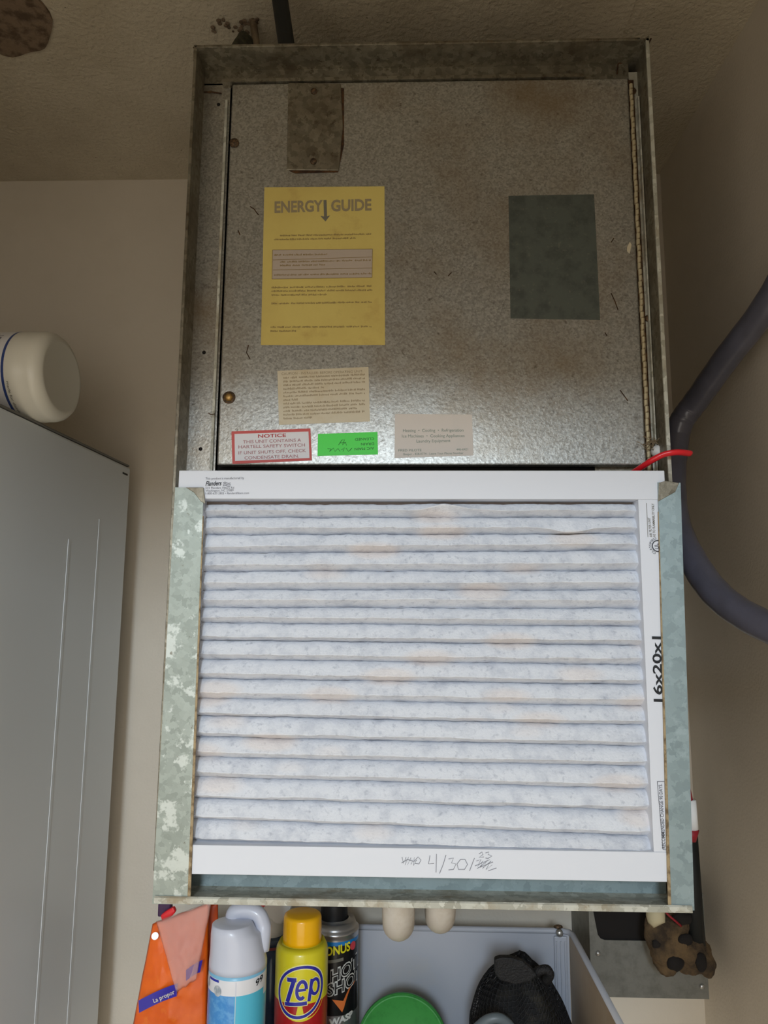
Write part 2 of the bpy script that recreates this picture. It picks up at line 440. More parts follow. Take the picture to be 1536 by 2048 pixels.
cream = mat('sticker_cream', srgb(216, 206, 182), .6, n=(30, .5, .7, srgb(204, 186, 148), .6))
s = sticker('caution_sticker', [(555, 742), (737, 734), (740, 843), (558, 850)], cream, 'cream sticker crowded with faded print')
bm = bmesh.new()
text_px(bm, 'CAUTION - INSTALLER: BEFORE OPERATING UNIT:', (563, 750), (726, 745), .0030, YS)
for j in range(12):
    y = 758+j*7.4
    words(bm, (567, y), (729, y-7), .0024, YS, 90+j, (1, 1, 1, .5, 1, 1, .2, 1, 1, .9, 1, .35)[j])
o = flat('small_print', bm, mat('print_tan', srgb(164, 148, 120), .7), s); o['kind'] = 'stuff'

red = mat('sticker_red', srgb(206, 92, 88), .55)
s = sticker('notice_sticker', [(463, 863), (621, 857), (624, 921), (465, 928)], red, 'white notice sticker with a red border')
obj('white_field', prism(bmesh.new(), pq([(469, 868), (617, 863), (619, 916), (470, 922)], YS), YS-.0001, YS+.0001), mat('sticker_white', srgb(232, 230, 232), .55), s)
bm = text_px(bmesh.new(), 'NOTICE', (516, 875.5), (572, 873.5), .0040, YT, .02)
flat('heading', bm, mat('print_red', srgb(190, 70, 72), .6), s)
bm = bmesh.new()
for t_, A_, B_ in (('THIS UNIT CONTAINS A', (486, 887), (602, 883)), ('HARTELL SAFETY SWITCH', (477, 897), (610, 893)), ('IF UNIT SHUTS OFF, CHECK', (477, 909), (612, 904)), ('CONDENSATE DRAIN.', (489, 919), (598, 915))):
    text_px(bm, t_, A_, B_, .0038, YT, .006)
flat('lettering', bm, mat('print_mauve', srgb(176, 120, 124), .6), s)

s = sticker('green_sticker', [(636, 868), (755, 864), (756, 909), (635, 912)], mat('sticker_green', srgb(84, 232, 84), .5), 'bright green sticker stuck upside down')
bm = bmesh.new()
for t_, A_, B_ in (('A/C MAIN', (748, 894), (709, 896)), ('DRAIN', (748, 885), (722, 886)), ('CLEANED', (748, 875), (710, 876.5))):
    text_px(bm, t_, A_, B_, .0030, YS)
flat('lettering', bm, mat('print_green', srgb(40, 90, 50), .6), s)
bm = bmesh.new()
for st in ([(655, 897), (662, 898), (659, 903), (667, 896), (670, 903), (676, 897), (680, 903)], [(683, 900), (689, 895), (686, 903)], [(692, 896), (697, 903), (704, 896), (700, 901)], [(677, 890), (684, 880), (689, 879), (685, 890), (691, 885), (693, 891)], [(679, 886), (692, 885)]):
    ribbon(bm, st, .0006, YS)
flat('handwriting', bm, mat('ink_green', srgb(36, 120, 46), .6), s)

s = sticker('service_card', [(790, 828), (944, 829), (947, 911), (789, 916)], mat('card_pinkish', srgb(222, 214, 206), .6, n=(20, .5, .7, srgb(208, 206, 200), .5)), 'pale service card listing heating and cooling')
bm = bmesh.new()
for t_, A_, B_, h in (('Heating  •  Cooling  •  Refrigeration', (806, 864), (927, 863), .0036), ('Ice Machines  •  Cooking Appliances', (804, 875), (929, 874), .0036), ('Laundry Equipment', (833, 885), (901, 884), .0036),
     ('FRED PILOTE', (797, 903), (843, 902.5), .0028), ('446-6421', (913, 901), (936, 900.5), .0026), ('Beeper - 828-0774 - Leave Your Phone Number', (807, 910.5), (927, 908), .0026)):
    text_px(bm, t_, A_, B_, h, YS)
flat('lettering', bm, mat('print_teal', srgb(124, 142, 130), .6), s)
sticker('rating_label', [(1017, 392), (1188, 389), (1200, 640), (1021, 637)], mat('label_slate', srgb(92, 98, 92), .5, .3, n=(60, .45, .65, srgb(70, 74, 70), .7), n2=(200, .6, .7, srgb(120, 118, 108), .6)), 'dark slate rectangular label worn blank')
bm = prism(bmesh.new(), pq([(1254, 495), (1259, 484), (1263, 490), (1259, 507), (1254, 503)], YP), YP-.0009, YP-.00005)
tag(obj('torn_label_scrap', bm, cream, ah), 'small torn scrap of pale label')

# filter brackets --------------------------------------------------------
def bracket(x0t, x1t, zt, x0b, x1b, zb, side):
    """J channel: front strip, outer web back to the cabinet, short inner lip"""
    bm = bmesh.new(); e = .0012
    F = [(x0t, zt), (x1t, zt-.0005), (x1b, zb), (x0b, zb)]
    prism(bm, F, -.0282, -.0268)
    xo = (x0t, x0b) if side < 0 else (x1t, x1b); xi = (x1t, x1b) if side < 0 else (x0t, x0b); s_ = side
    prism(bm, [(xo[0], zt-.012), (xo[0]-s_*e, zt-.012), (xo[1]-s_*e, zb), (xo[1], zb)], -.027, -.0015)
    prism(bm, [(xi[0], zt-.02), (xi[0]+s_*e, zt-.02), (xi[1]+s_*e, zb+.001), (xi[1], zb+.001)], -.027, -.0262)
    return bm
zt, zb = 1.8246, 1.4178
bl = obj('filter_bracket', bracket(-.2400, -.2100, zt, -.2425, -.2086, zb, -1), spang, ah); bl['label'] = 'pale spangled bracket on the left'
br = obj('filter_bracket', bracket(.2585, .2814, 1.8303, .2514, .2727, 1.4205, 1), spangb, ah); br['label'] = 'blue-grey spangled bracket on the right'
bm = prism(bmesh.new(), pq([(372, 975), (407, 975), (411, 1008), (402, 1003), (388, 985)], -.0282), -.0292, -.0282); obj('folded_tab', bm, galvd, bl, bevel=.0004)
bm = prism(bmesh.new(), pq([(1317, 966), (1330, 962), (1358, 966), (1350, 984), (1316, 1003)], -.0282), -.0292, -.0282); obj('folded_tab', bm, galvd, br, bevel=.0004)
# lip returning towards the filter, seen edge-on
for A_, B_, p in (((-.2100, zt-.03), (-.2086, zb), bl), ((.2585, 1.80), (.2514, 1.4205), br)):
    bm = bmesh.new(); s_ = -1 if A_[0] < 0 else 1
    d = .0045
    prism(bm, [(A_[0], A_[1]), (A_[0]-s_*.0010, A_[1]), (B_[0]-s_*(.0030), B_[1]), (B_[0], B_[1])], -.0280, -.0264)
    obj('inner_lip', bm, mat('lip_edge', srgb(170, 150, 116), .7, .2, n=(120, .45, .62, srgb(90, 70, 46), .8)), p)

# ------------------------------------------------------------------ the filter
FY = -.026
flt = thing('air_filter', 'white card-framed pleated air filter marked 16x20x1, held in the brackets', 'air filter', (.015, -.014, ZB+.0085))
ZF0 = ZB+.0090; 
zt0 = U(843, 941, FY).z; zt1 = U(843, 998, FY).z; zl1 = U(843, 1697, FY).z; zb1 = U(843, 1756, FY).z
XF0, XF1 = -.2374, .2665
obj('frame_rail', BX((XF0, FY, zt1), (XF1, -.0025, zt0)), white, flt, bevel=.0006)['label'] = 'top rail with a small printed address'
low = obj('frame_rail', BX((XF0+.002, FY, zb1), (XF1-.002, -.0025, zl1)), white, flt, bevel=.0006); low['label'] = 'bottom rail with a pencilled date'
top = flt.children[0] if flt.children else None
xr0t = U(1277, 1000, FY).x; xr0b = U(1308, 1700, FY).x
bm = prism(bmesh.new(), [(xr0t, zt1), (XF1-.002, zt1), (XF1-.002, zl1), (xr0b, zl1)], FY+.0006, -.0025)
rr = obj('frame_rail', bm, white, flt, bevel=.0005); rr['label'] = 'right rail with the size printed upwards'
bm = prism(bmesh.new(), [(XF0+.001, zt1), (-.2125, zt1), (-.2125, zl1), (XF0+.001, zl1)], FY+.0006, -.0025)
obj('frame_rail', bm, white, flt)
rails = [o for o in COL.objects if o.name.startswith('frame_rail')]
top = rails[0]
YK = FY-.0004
bm = bmesh.new()
text_px(bm, 'This product is manufactured by', (411, 959.5), (488, 958), .0026, YK)
for t_, A_, B_ in (('531 Flanders Filters Rd', (411, 978), (468, 977.5)), ('Washington, NC 27889', (411, 983.5), (467, 982.5)), ('1-800-637-2803 • flandersfilters.com', (411, 989), (498, 988))): text_px(bm, t_, A_, B_, .0024, YK)
flat('address_print', bm, pencil, top)
bm = text_px(bmesh.new(), 'Flanders', (411, 971.5), (442, 970.5), .0050, YK, .02, .25); flat('maker_name', bm, black, top)
bm = bmesh.new()
for j in range(3): ribbon(bm, [(446, 965.5+j*3), (450, 964+j*3), (454, 966+j*3), (458, 967+j*3), (461, 965.5+j*3)], .0007, YK)
flat('wave_emblem', bm, pencil, top)
bm = text_px(bmesh.new(), '16x20x1', (1325, 1404), (1321, 1273), .0088, FY+.0002, .022); flat('size_print', bm, black, rr)
bm = text_px(bmesh.new(), 'AIR FILTER UNIT', (1304.5, 1074), (1300.5, 1035), .0026, FY+.0002, .01); text_px(bm, 'AS TO FLAMMABILITY ONLY', (1311, 1074), (1308, 1007), .0026, FY+.0002, .01)
ribbon(bm, [(1293, 1006), (1296, 1074)], .0005, FY+.0002)
flat('rating_print', bm, greyp, rr)
cc = U(1316, 1092, FY).xz; bm = bmesh.new()
def arc(bm, c, r, a0, a1, wd, Y, n=20):
    prev = None
    for i in range(n+1):
        a = a0+(a1-a0)*i/n
        cur = (bm.verts.new((c[0]+(r-wd/2)*cos(a), Y, c[1]+(r-wd/2)*sin(a))), bm.verts.new((c[0]+(r+wd/2)*cos(a), Y, c[1]+(r+wd/2)*sin(a))))
        if prev: bm.faces.new((prev[0], cur[0], cur[1], prev[1]))
        prev = cur
arc(bm, cc, .0056, radians(60), radians(300), .0011, FY+.0002)
text_px(bm, 'UL', (1318, 1097), (1316, 1087), .0042, FY+.0002, .01)
V, Fc = text_geo('CLASSIFIED'); vs = []
for x, y in V:
    a = radians(250)-x*radians(150); r = .0068+y*.0024; vs.append(bm.verts.new((cc[0]+r*cos(a), FY+.0002, cc[1]+r*sin(a))))
for f in Fc:
    try: bm.faces.new([vs[i] for i in f])
    except ValueError: pass
flat('round_mark', bm, mat('print_dark', srgb(60, 62, 70), .6), rr)
bm = text_px(bmesh.new(), 'RECOMMENDED CHANGE 90 DAYS.', (1331, 1697), (1324, 1568), .0034, FY+.0002, .01)
for q in ([(1326, 1699), (1337, 1700)], [(1314.5, 1563), (1330, 1563)], [(1326, 1699), (1314.5, 1563)]): ribbon(bm, q, .0005, FY+.0002)
flat('change_notice_print', bm, mat('print_mid', srgb(84, 84, 90), .6), rr)
bm = bmesh.new()
H = [[(860, 1711), (857, 1728), (868, 1727)], [(873, 1708), (872, 1745)], [(892, 1710), (886, 1730), (879, 1747)],
     [(897, 1718), (907, 1716), (903, 1726), (912, 1728), (907, 1739), (897, 1740)], [(921, 1719), (914, 1728), (917, 1739), (929, 1739), (935, 1729), (930, 1719), (921, 1719)],
     [(949, 1716), (939, 1742)], [(958, 1708), (964, 1704), (966, 1709), (958, 1715), (968, 1714)], [(971, 1706), (978, 1704), (976, 1709), (984, 1712), (976, 1717), (971, 1716)],
     [(953, 1722), (962, 1719), (955, 1733), (966, 1722), (960, 1735), (975, 1720), (965, 1737), (982, 1722), (972, 1739), (984, 1730), (976, 1742), (993, 1736)], [(950, 1732), (980, 1719), (954, 1737), (986, 1724)],
     [(804, 1714), (807, 1727), (812, 1714), (810, 1730), (817, 1714), (815, 1730), (822, 1715), (822, 1729), (829, 1714), (827, 1731), (833, 1720)], [(803, 1726), (815, 1719), (828, 1723), (836, 1714), (842, 1720), (838, 1728), (830, 1727)]]
for st in H: ribbon(bm, st, .0006, YK)
flat('pencilled_date', bm, pencil, low)

VL = [1010, 1036, 1070, 1107, 1143.5, 1180, 1215, 1245.6, 1280, 1318, 1357, 1396, 1431, 1473, 1513.5, 1553, 1595, 1636, 1680, 1712]
RL = [1020, 1054.5, 1093, 1129, 1165, 1198.6, 1233, 1272.7, 1307, 1346, 1384, 1425, 1464.7, 1503.5, 1545, 1591, 1632.7, 1676, 1709]
VR = [1009, 1036, 1068.5, 1101, 1142, 1180, 1217, 1253, 1291, 1330, 1369, 1412, 1450, 1492, 1532, 1577, 1620, 1670.6, 1706, 1722]
RR_ = [1020, 1054, 1086, 1125, 1164, 1199.5, 1240, 1280, 1317, 1360, 1399, 1443, 1484.5, 1524, 1568.5, 1613, 1663, 1701, 1718]
YV, YR = -.0050, -.0225
def zl(a, b, x, Y):
    t = (x+.205)/(.455); return U(410, a, Y).z*(1-t)+U(1270, b, Y).z*t
NX = 150; SPAN = 60
prof = [(0, 0), (.05, .30), (.16, .55), (.35, .72), (.6, .86), (.85, .95), (.95, 1.0), (1.0, 1.03), (1.06, 1.0), (1.2, .88), (1.5, .60), (1.8, .30), (2.0, 0)]
for i in range(len(RL)):
    bm = bmesh.new(); rows = []
    for j in range(NX+1):
        x = -.2145+(.4855)*j/NX
        x = min(x, .2600)
        edge = min(1, max(0, (x+.2125)/.014))**.5*min(1, max(0, ((xr0t+(xr0b-xr0t)*i/18)-x+.004)/.016))**.5
        n1 = noise.noise(Vector((x*28, i*3.1, 0)))*.0008+noise.noise(Vector((x*160, i*7.7, 4)))*.0005
        n3 = noise.noise(Vector((x*28, (i+1)*3.1, 0)))*.0008+noise.noise(Vector((x*160, (i+1)*7.7, 4)))*.0005
        n2 = noise.noise(Vector((x*22, i*5.3, 9)))*.0012+noise.noise(Vector((x*140, i*2.3, 2)))*.0006
        if i == 0: n2 += .0062*exp(-((x-.040)/.020)**2)
        if i == 1: n2 -= .0050*exp(-((x-.170)/.022)**2)
        za = zl(VL[i], VR[i], x, YV)+n1; zm = zl(RL[i], RR_[i], x, YR)+n2; zc = zl(VL[i+1], VR[i+1], x, YV)+n3
        row = []
        for u, dpt in prof:
            z = za+(zm-za)*u if u <= 1 else zm+(zc-zm)*(u-1)
            dd = dpt*(.35+.65*edge)
            # faces sag a little between folds
            row.append(bm.verts.new((x, YV+(YR-YV)*min(dd, 1.05), z+noise.noise(Vector((x*90, u*3, i*9)))*.0004)))
        rows.append(row)
    for a, b in zip(rows, rows[1:]):
        for k in range(len(prof)-1): bm.faces.new((a[k], a[k+1], b[k+1], b[k]))
    obj('pleat', bm, media, flt, smooth=True)
obj('support_backing', BX((XF0+.006, YV+.0005, zl1-.02), (XF1-.006, YV+.0025, zt1+.02)), mat('backing_brown', srgb(150, 136, 128), .8), flt)

# ------------------------------------------------------------------ things round the cabinet
# red wire end
bm = bmesh.new()
P = smooth_path([U(1262, 948, .02), U(1285, 933, .004), U(1305, 920, -.006), U(1328, 909, -.010), U(1348, 905, -.012), U(1364, 905, -.010), U(1380, 907, -.004)], 6)
tube(bm, P, .0038, 10, flat=.8)
wr = tag(obj('red_cable', bm, mat('red_plastic', srgb(222, 32, 44), .3, coat=.3), smooth=True), 'short red cable poking out over the cabinet edge above the filter', 'cable')
bm = bmesh.new(); lathe(bm, [(0, 0), (.006, 0), (.0075, .004), (.0068, .009), (.004, .012), (0, .0125)], U(1312, 905, .0368), 14, (0, -1, 0))
tag(obj('plug', bm, mat('white_plastic', srgb(226, 226, 224), .45), ah, smooth=True), 'small white plug in the flange')
bm = bmesh.new(); rnd = random.Random(3)
for k in range(26):
    c0 = U(rnd.uniform(1296, 1328), rnd.uniform(876, 900), .030+rnd.uniform(-.006, .003)); pp = [c0]
    for q in range(4): pp.append(pp[-1]+Vector((rnd.uniform(-.005, .005), rnd.uniform(-.0015, .0015), rnd.uniform(-.004, .004))))
    tube(bm, smooth_path(pp, 3), .0004, 4)
tag(obj('lint', bm, mat('lint_brown', srgb(140, 122, 96), .9), ah), 'tuft of brown lint', None, None, 'stuff')

# grey flexible conduit
P = [U(1690, 300, -.02), U(1610, 470, .03), U(1536, 607, .09), U(1452, 718, .17), U(1392, 802, .235), U(1371, 830, .25), U(1360, 850, .255), U(1352, 885, .258), U(1346, 960, .24), U(1354, 1050, .19), U(1392, 1132, .13), U(1446, 1200, .085), U(1540, 1256, .03), U(1680, 1300, -.03)]
P = smooth_path(P, 10); bm = bmesh.new()
hm = mat('conduit_grey', srgb(98, 98, 112), .3, spec=.6, coat=.3, n=(30, .45, .65, srgb(84, 84, 94), .6), bump=(60, .15, .001))
tube(bm, P, [.0172*(1+.012*sin(i*1.3)) for i in range(len(P))], 20)
tag(obj('flexible_conduit', bm, hm, smooth=True), 'thick grey hose looping past the cabinet, against the right wall', 'hose')

# black pipe and insulated stub above the cabinet
bm = bmesh.new(); p0 = U(573, 90, .045); p1 = U(560, 0, .045); dx_ = (p1.x-p0.x)/(p1.z-p0.z); tube(bm, [(p0.x+dx_*(ZT-p0.z), .045, ZT), p0, p1, (p1.x+dx_*(CZ-p1.z), .045, CZ)], .0103, 16)
tag(obj('black_pipe', bm, mat('black_rubber', srgb(26, 28, 28), .6), smooth=True), 'straight black pipe rising from the cabinet top to the ceiling', 'pipe')
stub = thing('insulated_pipe', 'stubby brown pipe with crumbled insulation between cabinet top and ceiling', 'pipe', (UZ(506, 42, CZ).x, UZ(506, 42, CZ).y, ZT))
q = stub.location; bm = bmesh.new(); tube(bm, smooth_path([(q.x+.016, q.y, ZT), (q.x+.010, q.y, 2.44), (q.x+.006, q.y, 2.48), (q.x, q.y, CZ)], 5), .0052, 12)
obj('pipe', bm, mat('pipe_tan', srgb(128, 112, 90), .6, n=(60, .4, .6, srgb(90, 74, 56), .8)), stub, smooth=True)
bm = bmesh.new(); sphere(bm, (q.x-.012, q.y, 2.425), .024, (.9, .9, 3.2), 24, 24)
for v in bm.verts:
    if v.co.z < ZT+.001: v.co.z = ZT+.001
    v.co += Vector((1, .6, .6))*noise.noise(v.co*45)*.007
    v.co.z = max(v.co.z, ZT+.0005)
tag(obj('insulation', bm, mat('foam_olive', srgb(84, 82, 62), .95, n=(50, .4, .6, srgb(50, 46, 36), .9)), stub, smooth=True), None)
bm = bmesh.new(); rnd = random.Random(5)
for k in range(44):
    c0 = UZ(rnd.choice((rnd.uniform(425, 512), rnd.uniform(480, 515))), rnd.uniform(38, 66), CZ-.003); r = rnd.uniform(.0012, .0026)
    sphere(bm, c0, r, (1.4, 1.4, .5), 8, 6)
tag(obj('crumbs', bm, patchm, stub, smooth=True), 'crumbled brown ceiling bits around the pipe', None, None, 'stuff')

# white appliance on the left with the wipes tub on it
ang = radians(3.6)
fz = 1.9455
fr0 = Vector((-.4665, .43, 0)); dn = Vector((-sin(ang), -cos(ang), 0)); lf = Vector((-cos(ang), sin(ang), 0))
frm = mat('appliance_white', srgb(226, 232, 236), .2, spec=.5, bump=(40, .02, .001))
fr = thing('appliance', 'tall glossy white appliance at the left, its side panel facing in', 'appliance', fr0+dn*.33+lf*.3)
def fbox(u0, u1, v0, v1, z0, z1):
    bm = bmesh.new(); c = [fr0+dn*u0+lf*v0, fr0+dn*u1+lf*v0, fr0+dn*u1+lf*v1, fr0+dn*u0+lf*v1]
    a = [bm.verts.new((p.x, p.y, z0)) for p in c]; b = [bm.verts.new((p.x, p.y, z1)) for p in c]
    bm.faces.new(a[::-1]); bm.faces.new(b)
    for i in range(4): bm.faces.new((a[i], a[(i+1) % 4], b[(i+1) % 4], b[i]))
    return bm
obj('cabinet', fbox(0, .60, 0, .60, .02, fz-.004), frm, fr, bevel=.004)
obj('top_cover', fbox(.004, .60, .001, .60, fz-.0035, fz), mat('appliance_edge', srgb(120, 118, 112), .5), fr, bevel=.001)
obj('door', fbox(.606, .66, 0, .60, .06, fz-.02), frm, fr, bevel=.008)
for u, z0, z1 in ((.180, .25, 1.80), (.094, .25, 1.84)):
    obj('side_rib', fbox(u, u+.006, -.0006, .002, z0, z1), frm, fr, bevel=.0005)
for u in (.05, .55):
    for v in (.05, .55):
        bm = bmesh.new(); c0 = fr0+dn*u+lf*v; lathe(bm, [(0, 0), (.02, 0), (.02, .015), (.012, .022), (0, .022)], (c0.x, c0.y, 0), 16); obj('foot', bm, black, fr)
bm = fbox(.012, .030, -.0006, .002, fz-.020, fz-.017); obj('side_slot', bm, black, fr)

ax = Vector((1, -.06, .0)).normalized(); rc = .0600
e = U(140, 745, .148); ce = Vector((e.x, .148, fz+rc)); L_ = .215
tub = thing('wipes_canister', 'white wipes canister with blue stripe lying on top of the white appliance', 'canister', (ce-ax*L_*.5-Vector((0, 0, rc))))
st = ce-ax*L_
prf = [(0, .004), (.03, .004), (.034, .0), (rc-.006, 0), (rc-.001, .005), (rc, .012), (rc, .140), (rc, .157), (rc, .1605), (rc, .176), (rc-.0006, .177), (rc-.0006, .190), (rc-.002, .196), (rc-.006, .2015), (rc-.012, .205), (rc-.015, .205), (rc-.017, .2045), (0, .2045)]
wp = mat('canister_white', srgb(226, 222, 208), .35, coat=.2); lb = mat('canister_label', srgb(228, 226, 226), .4); bl_ = mat('canister_blue', srgb(52, 72, 132), .4)
body = obj('body', lathe(bmesh.new(), prf, st, 64, ax, lambda a, z, r: 2 if .157 < z < .161 else (1 if z < .157 and z > .012 else 0)), [wp, lb, bl_], tub, smooth='keep')
R3 = ax.to_track_quat('Z', 'X').to_matrix()
def cyl_pt(a, z, r): return st+R3@Vector((r*sin(a), -r*cos(a), z))
# angle facing the camera
best = min([2*pi*k/360 for k in range(360)], key=lambda a: (cyl_pt(a, .12, rc)-CP).length)
def tub_text(s, a0, span, z, h, m, nm, dirn=1):
    V, Fc = text_geo(s, .01); bm = bmesh.new()
    up = 1 if cyl_pt(best+.1, .12, rc).z > cyl_pt(best, .12, rc).z else -1
    vs = [bm.verts.new(cyl_pt(best+up*(a0-x*span), z+y*h, rc+.0004)) for x, y in V]
    for f in Fc:
        try: bm.faces.new([vs[i] for i in f])
        except ValueError: pass
    flat(nm, bm, m, body)
tub_text('VIRUSES', 1.15, .75, .137, .010, mat('print_navy', srgb(60, 60, 84), .5), 'lettering')
tub_text('made for disinfecting', -.05, 1.0, .1635, .0035, greyp, 'small_print')
bm = bmesh.new(); up = 1 if cyl_pt(best+.1, .12, rc).z > cyl_pt(best, .12, rc).z else -1
for k in range(8):
    a0 = best+up*(1.25-k*.07); a1 = best+up*(1.25-(k+1)*.07)
    vs = [bm.verts.new(cyl_pt(a, z, rc+.0003)) for a, z in ((a0, .108), (a0, .129), (a1, .129), (a1, .108))]; bm.faces.new(vs)
flat('red_flash', bm, mat('print_coral', srgb(222, 110, 90), .5), body)

# tag poking out right of the cabinet
tg = thing('tube_connector', 'small white and red connector sticking out right of the lower bracket', 'connector', (XR+.013, .03, U(1390, 1690, .02).z))
a = U(1389, 1600, .02); b = U(1394, 1658, .02); c0 = U(1393, 1682, .02); z_ = .02
bm = bmesh.new(); tube(bm, [(a.x-.006, .02, a.z), (b.x-.006, .02, b.z)], .0072, 14); obj('sleeve', bm, mat('white_plastic', (1, 1, 1, 1)), tg, smooth=True)
bm = bmesh.new(); tube(bm, [(b.x-.006, .02, b.z), (c0.x-.006, .02, c0.z)], [.0078, .0052], 14); obj('lower_cap', bm, mat('dark_red', srgb(140, 24, 36), .5), tg, smooth=True)
bm = bmesh.new(); tube(bm, smooth_path([(a.x-.006, .02, a.z), (a.x-.010, .02, a.z+.02), (XR-.001, .03, a.z+.035)], 5), .0045, 10); obj('wire', bm, mat('dark_red', (1, 1, 1, 1)), tg, smooth=True)

# ------------------------------------------------------------------ below the cabinet
# white open-topped rack fixed to the wall
RZ = U(900, 1858, .40).z; RX0, RX1, RB = -.365, U(1143, 1862, .40).x, 1.045
tray = thing('storage_rack', 'white metal open-topped rack fixed to the wall below the cabinet', 'rack', ((RX0+RX1)/2, .28, RB-.004))
wm = mat('rack_white', srgb(176, 180, 190), .4, n=(6, .5, .72, srgb(196, 188, 176), .6))
ins = mat('rack_inner_beige', srgb(188, 172, 150), .55, n=(12, .45, .65, srgb(176, 150, 122), .6))  # beige with a browner mottle, for the right side panel
obj('back_panel', BX((RX0, .40, RB), (RX1-.004, .4035, RZ-.003)), wm, tray)
obj('side_panel', BX((RX1-.0035, .06, RB), (RX1, .40, RZ-.003)), ins, tray)
obj('side_panel', BX((RX0, .06, RB), (RX0+.0035, .40, RB+.05)), wm, tray)
obj('bottom_panel', BX((RX0, .06, RB-.004), (RX1, .4035, RB)), mat('rack_bottom', srgb(168, 140, 112), .7, n=(20, .4, .6, srgb(128, 100, 78), .8)), tray)
obj('front_panel', BX((RX0, .06, RB-.004), (RX1, .0635, RB+.05)), wm, tray)
obj('wall_spacer', BX((RX0+.01, .4035, RB+.02), (RX1-.01, BW-.0005, RB+.05)), wm, tray)
bm = bmesh.new()
rim = [(RX0+.002, .401, RZ), (RX1-.014, .401, RZ), (RX1-.004, .396, RZ), (RX1-.001, .385, RZ), (RX1-.001, .064, RZ)]
tube(bm, rim, .0042, 10); obj('rim_wire', bm, wm, tray, smooth=True)
sx = U(1122, 1900, .395).x
obj('channel', BX((sx-.0095, .3955, RB), (sx+.0095, .3998, RZ-.006)), wm, tray, bevel=.0015)
for dx in (-.006, 0, .006):
    obj('channel_rib', BX((sx+dx-.0011, .3932, RB), (sx+dx+.0011, .3955, RZ-.012)), wm, tray, bevel=.0006)
bm = bmesh.new(); lathe(bm, [(0, 0), (.0055, 0), (.005, .003), (.003, .0045), (0, .005)], U(1119, 1866, .392), 12, (0, -1, 0)); obj('screw', bm, screwg, tray)
bm = bmesh.new(); sphere(bm, (sx-.002, .401, RZ+.0055), .005, (1.4, .8, .6), 10, 8); tag(obj('dirt_blob', bm, dirty, tray, smooth=True), 'dark clip on the rim')

# drain traps hanging from the cabinet bottom
pvc = mat('pvc', srgb(208, 200, 188), .45, n=(30, .5, .7, srgb(180, 166, 146), .6))
def trap(px, py, Y, r, lab):
    bt = U(px, py, Y); cx = bt.x; zb_ = bt.z+r; R_ = .042; bm = bmesh.new()
    Y -= R_; pts = [(cx, Y, ZB-.0005), (cx, Y, zb_+R_)]+[(cx, Y+R_-R_*cos(t), zb_+R_-R_*sin(t)) for t in [pi*k/12 for k in range(1, 12)]]+[(cx, Y+2*R_, zb_+R_), (cx, Y+2*R_, ZB-.0005)]
    t_ = thing('drain_trap', lab, 'pipe', (cx, Y+R_, bt.z), 'drain traps under the cabinet')
    obj('bend', tube(bm, pts, r, 20), pvc, t_, smooth=True)
    bm = bmesh.new(); lathe(bm, [(r, 0), (r+.003, 0), (r+.003, .022), (r, .022)], (cx, Y, ZB-.030), 24); obj('collar', bm, pvc, t_)
trap(797, 1876, .20, .0195, 'white plastic drain bend hanging under the cabinet, the lower left of two')
trap(879, 1861, .22, .0185, 'white plastic drain bend hanging under the cabinet, the shorter right of two')

# junction box
jz0 = U(1300, 1996, .38).z; jz1 = U(1300, 1830, .38).z+.03; jx0 = U(1182, 1960, .38).x; jx1 = U(1418, 1990, .38).x
box = thing('junction_box', 'grey metal electrical box with an open dark front, low in the right corner', 'electrical box', ((jx0+jx1)/2, .43, jz0))
jm = mat('box_grey', srgb(128, 128, 122), .5, .4, n=(60, .45, .65, srgb(104, 104, 98), .7), bump=(200, .2, .001))
zc = U(1300, 1882, .38).z
obj('side_wall', BX((jx0, .3815, jz0), (jx0+.002, BW-.001, jz1)), jm, box)
obj('side_wall', BX((jx1-.002, .3815, jz0), (jx1, BW-.001, jz1)), jm, box)
obj('bottom_wall', BX((jx0+.002, .3815, jz0), (jx1-.002, BW-.001, jz0+.002)), jm, box)
obj('rear_wall', BX((jx0+.002, BW-.004, jz0+.002), (jx1-.002, BW-.001, jz1)), dark, box)
obj('top_wall', BX((jx0+.002, .3815, jz1-.002), (jx1-.002, BW-.004, jz1)), jm, box)
obj('front_plate', prism(bmesh.new(), [(jx0, jz0), (jx1, jz0), (jx1, zc), (jx0+.022, zc), (jx0+.016, zc+.002), (jx0+.012, zc+.007), (jx0+.002, jz1), (jx0, jz1)], .38, .3815), jm, box)
obj('interior_shade', BX((jx0+.003, .384, jz0+.003), (jx1-.003, .3855, jz1-.003)), dark, box)  # dark sheet put in as the shade inside the open box
for x, y in ((1196, 1907), (1201, 1973), (1404, 1973)):
    bm = bmesh.new(); lathe(bm, [(0, 0), (.004, 0), (.0035, .0018), (0, .003)], U(x, y, .38), 10, (0, -1, 0)); obj('screw', bm, screwg, box)

# crumbling brown insulated fitting with dark holes
nest = thing('insulated_fitting', 'lumpy brown crumbling pipe fitting with dark holes in front of the electrical box', 'pipe fitting', (U(1360, 1940, .33).x, .33, U(1360, 1945, .33).z))
bm = bmesh.new()
blobs = [(1308, 1850, .015), (1312, 1866, .017), (1318, 1883, .017), (1322, 1900, .017), (1328, 1917, .016), (1334, 1930, .014), (1340, 1855, .014), (1352, 1872, .015), (1356, 1890, .016), (1352, 1908, .014), (1340, 1898, .016), (1372, 1904, .017), (1388, 1900, .018), (1402, 1906, .016), (1408, 1922, .014), (1412, 1936, .011), (1392, 1876, .014), (1376, 1862, .013), (1372, 1928, .012), (1386, 1932, .011), (1326, 1834, .014), (1356, 1842, .013)]
for x, y, r in blobs:
    p = U(x, y, .335); sphere(bm, (min(p.x, RW-r-.004), .335+random.uniform(-.006, .006), p.z), r, (1, .8, 1.05), 20, 14)
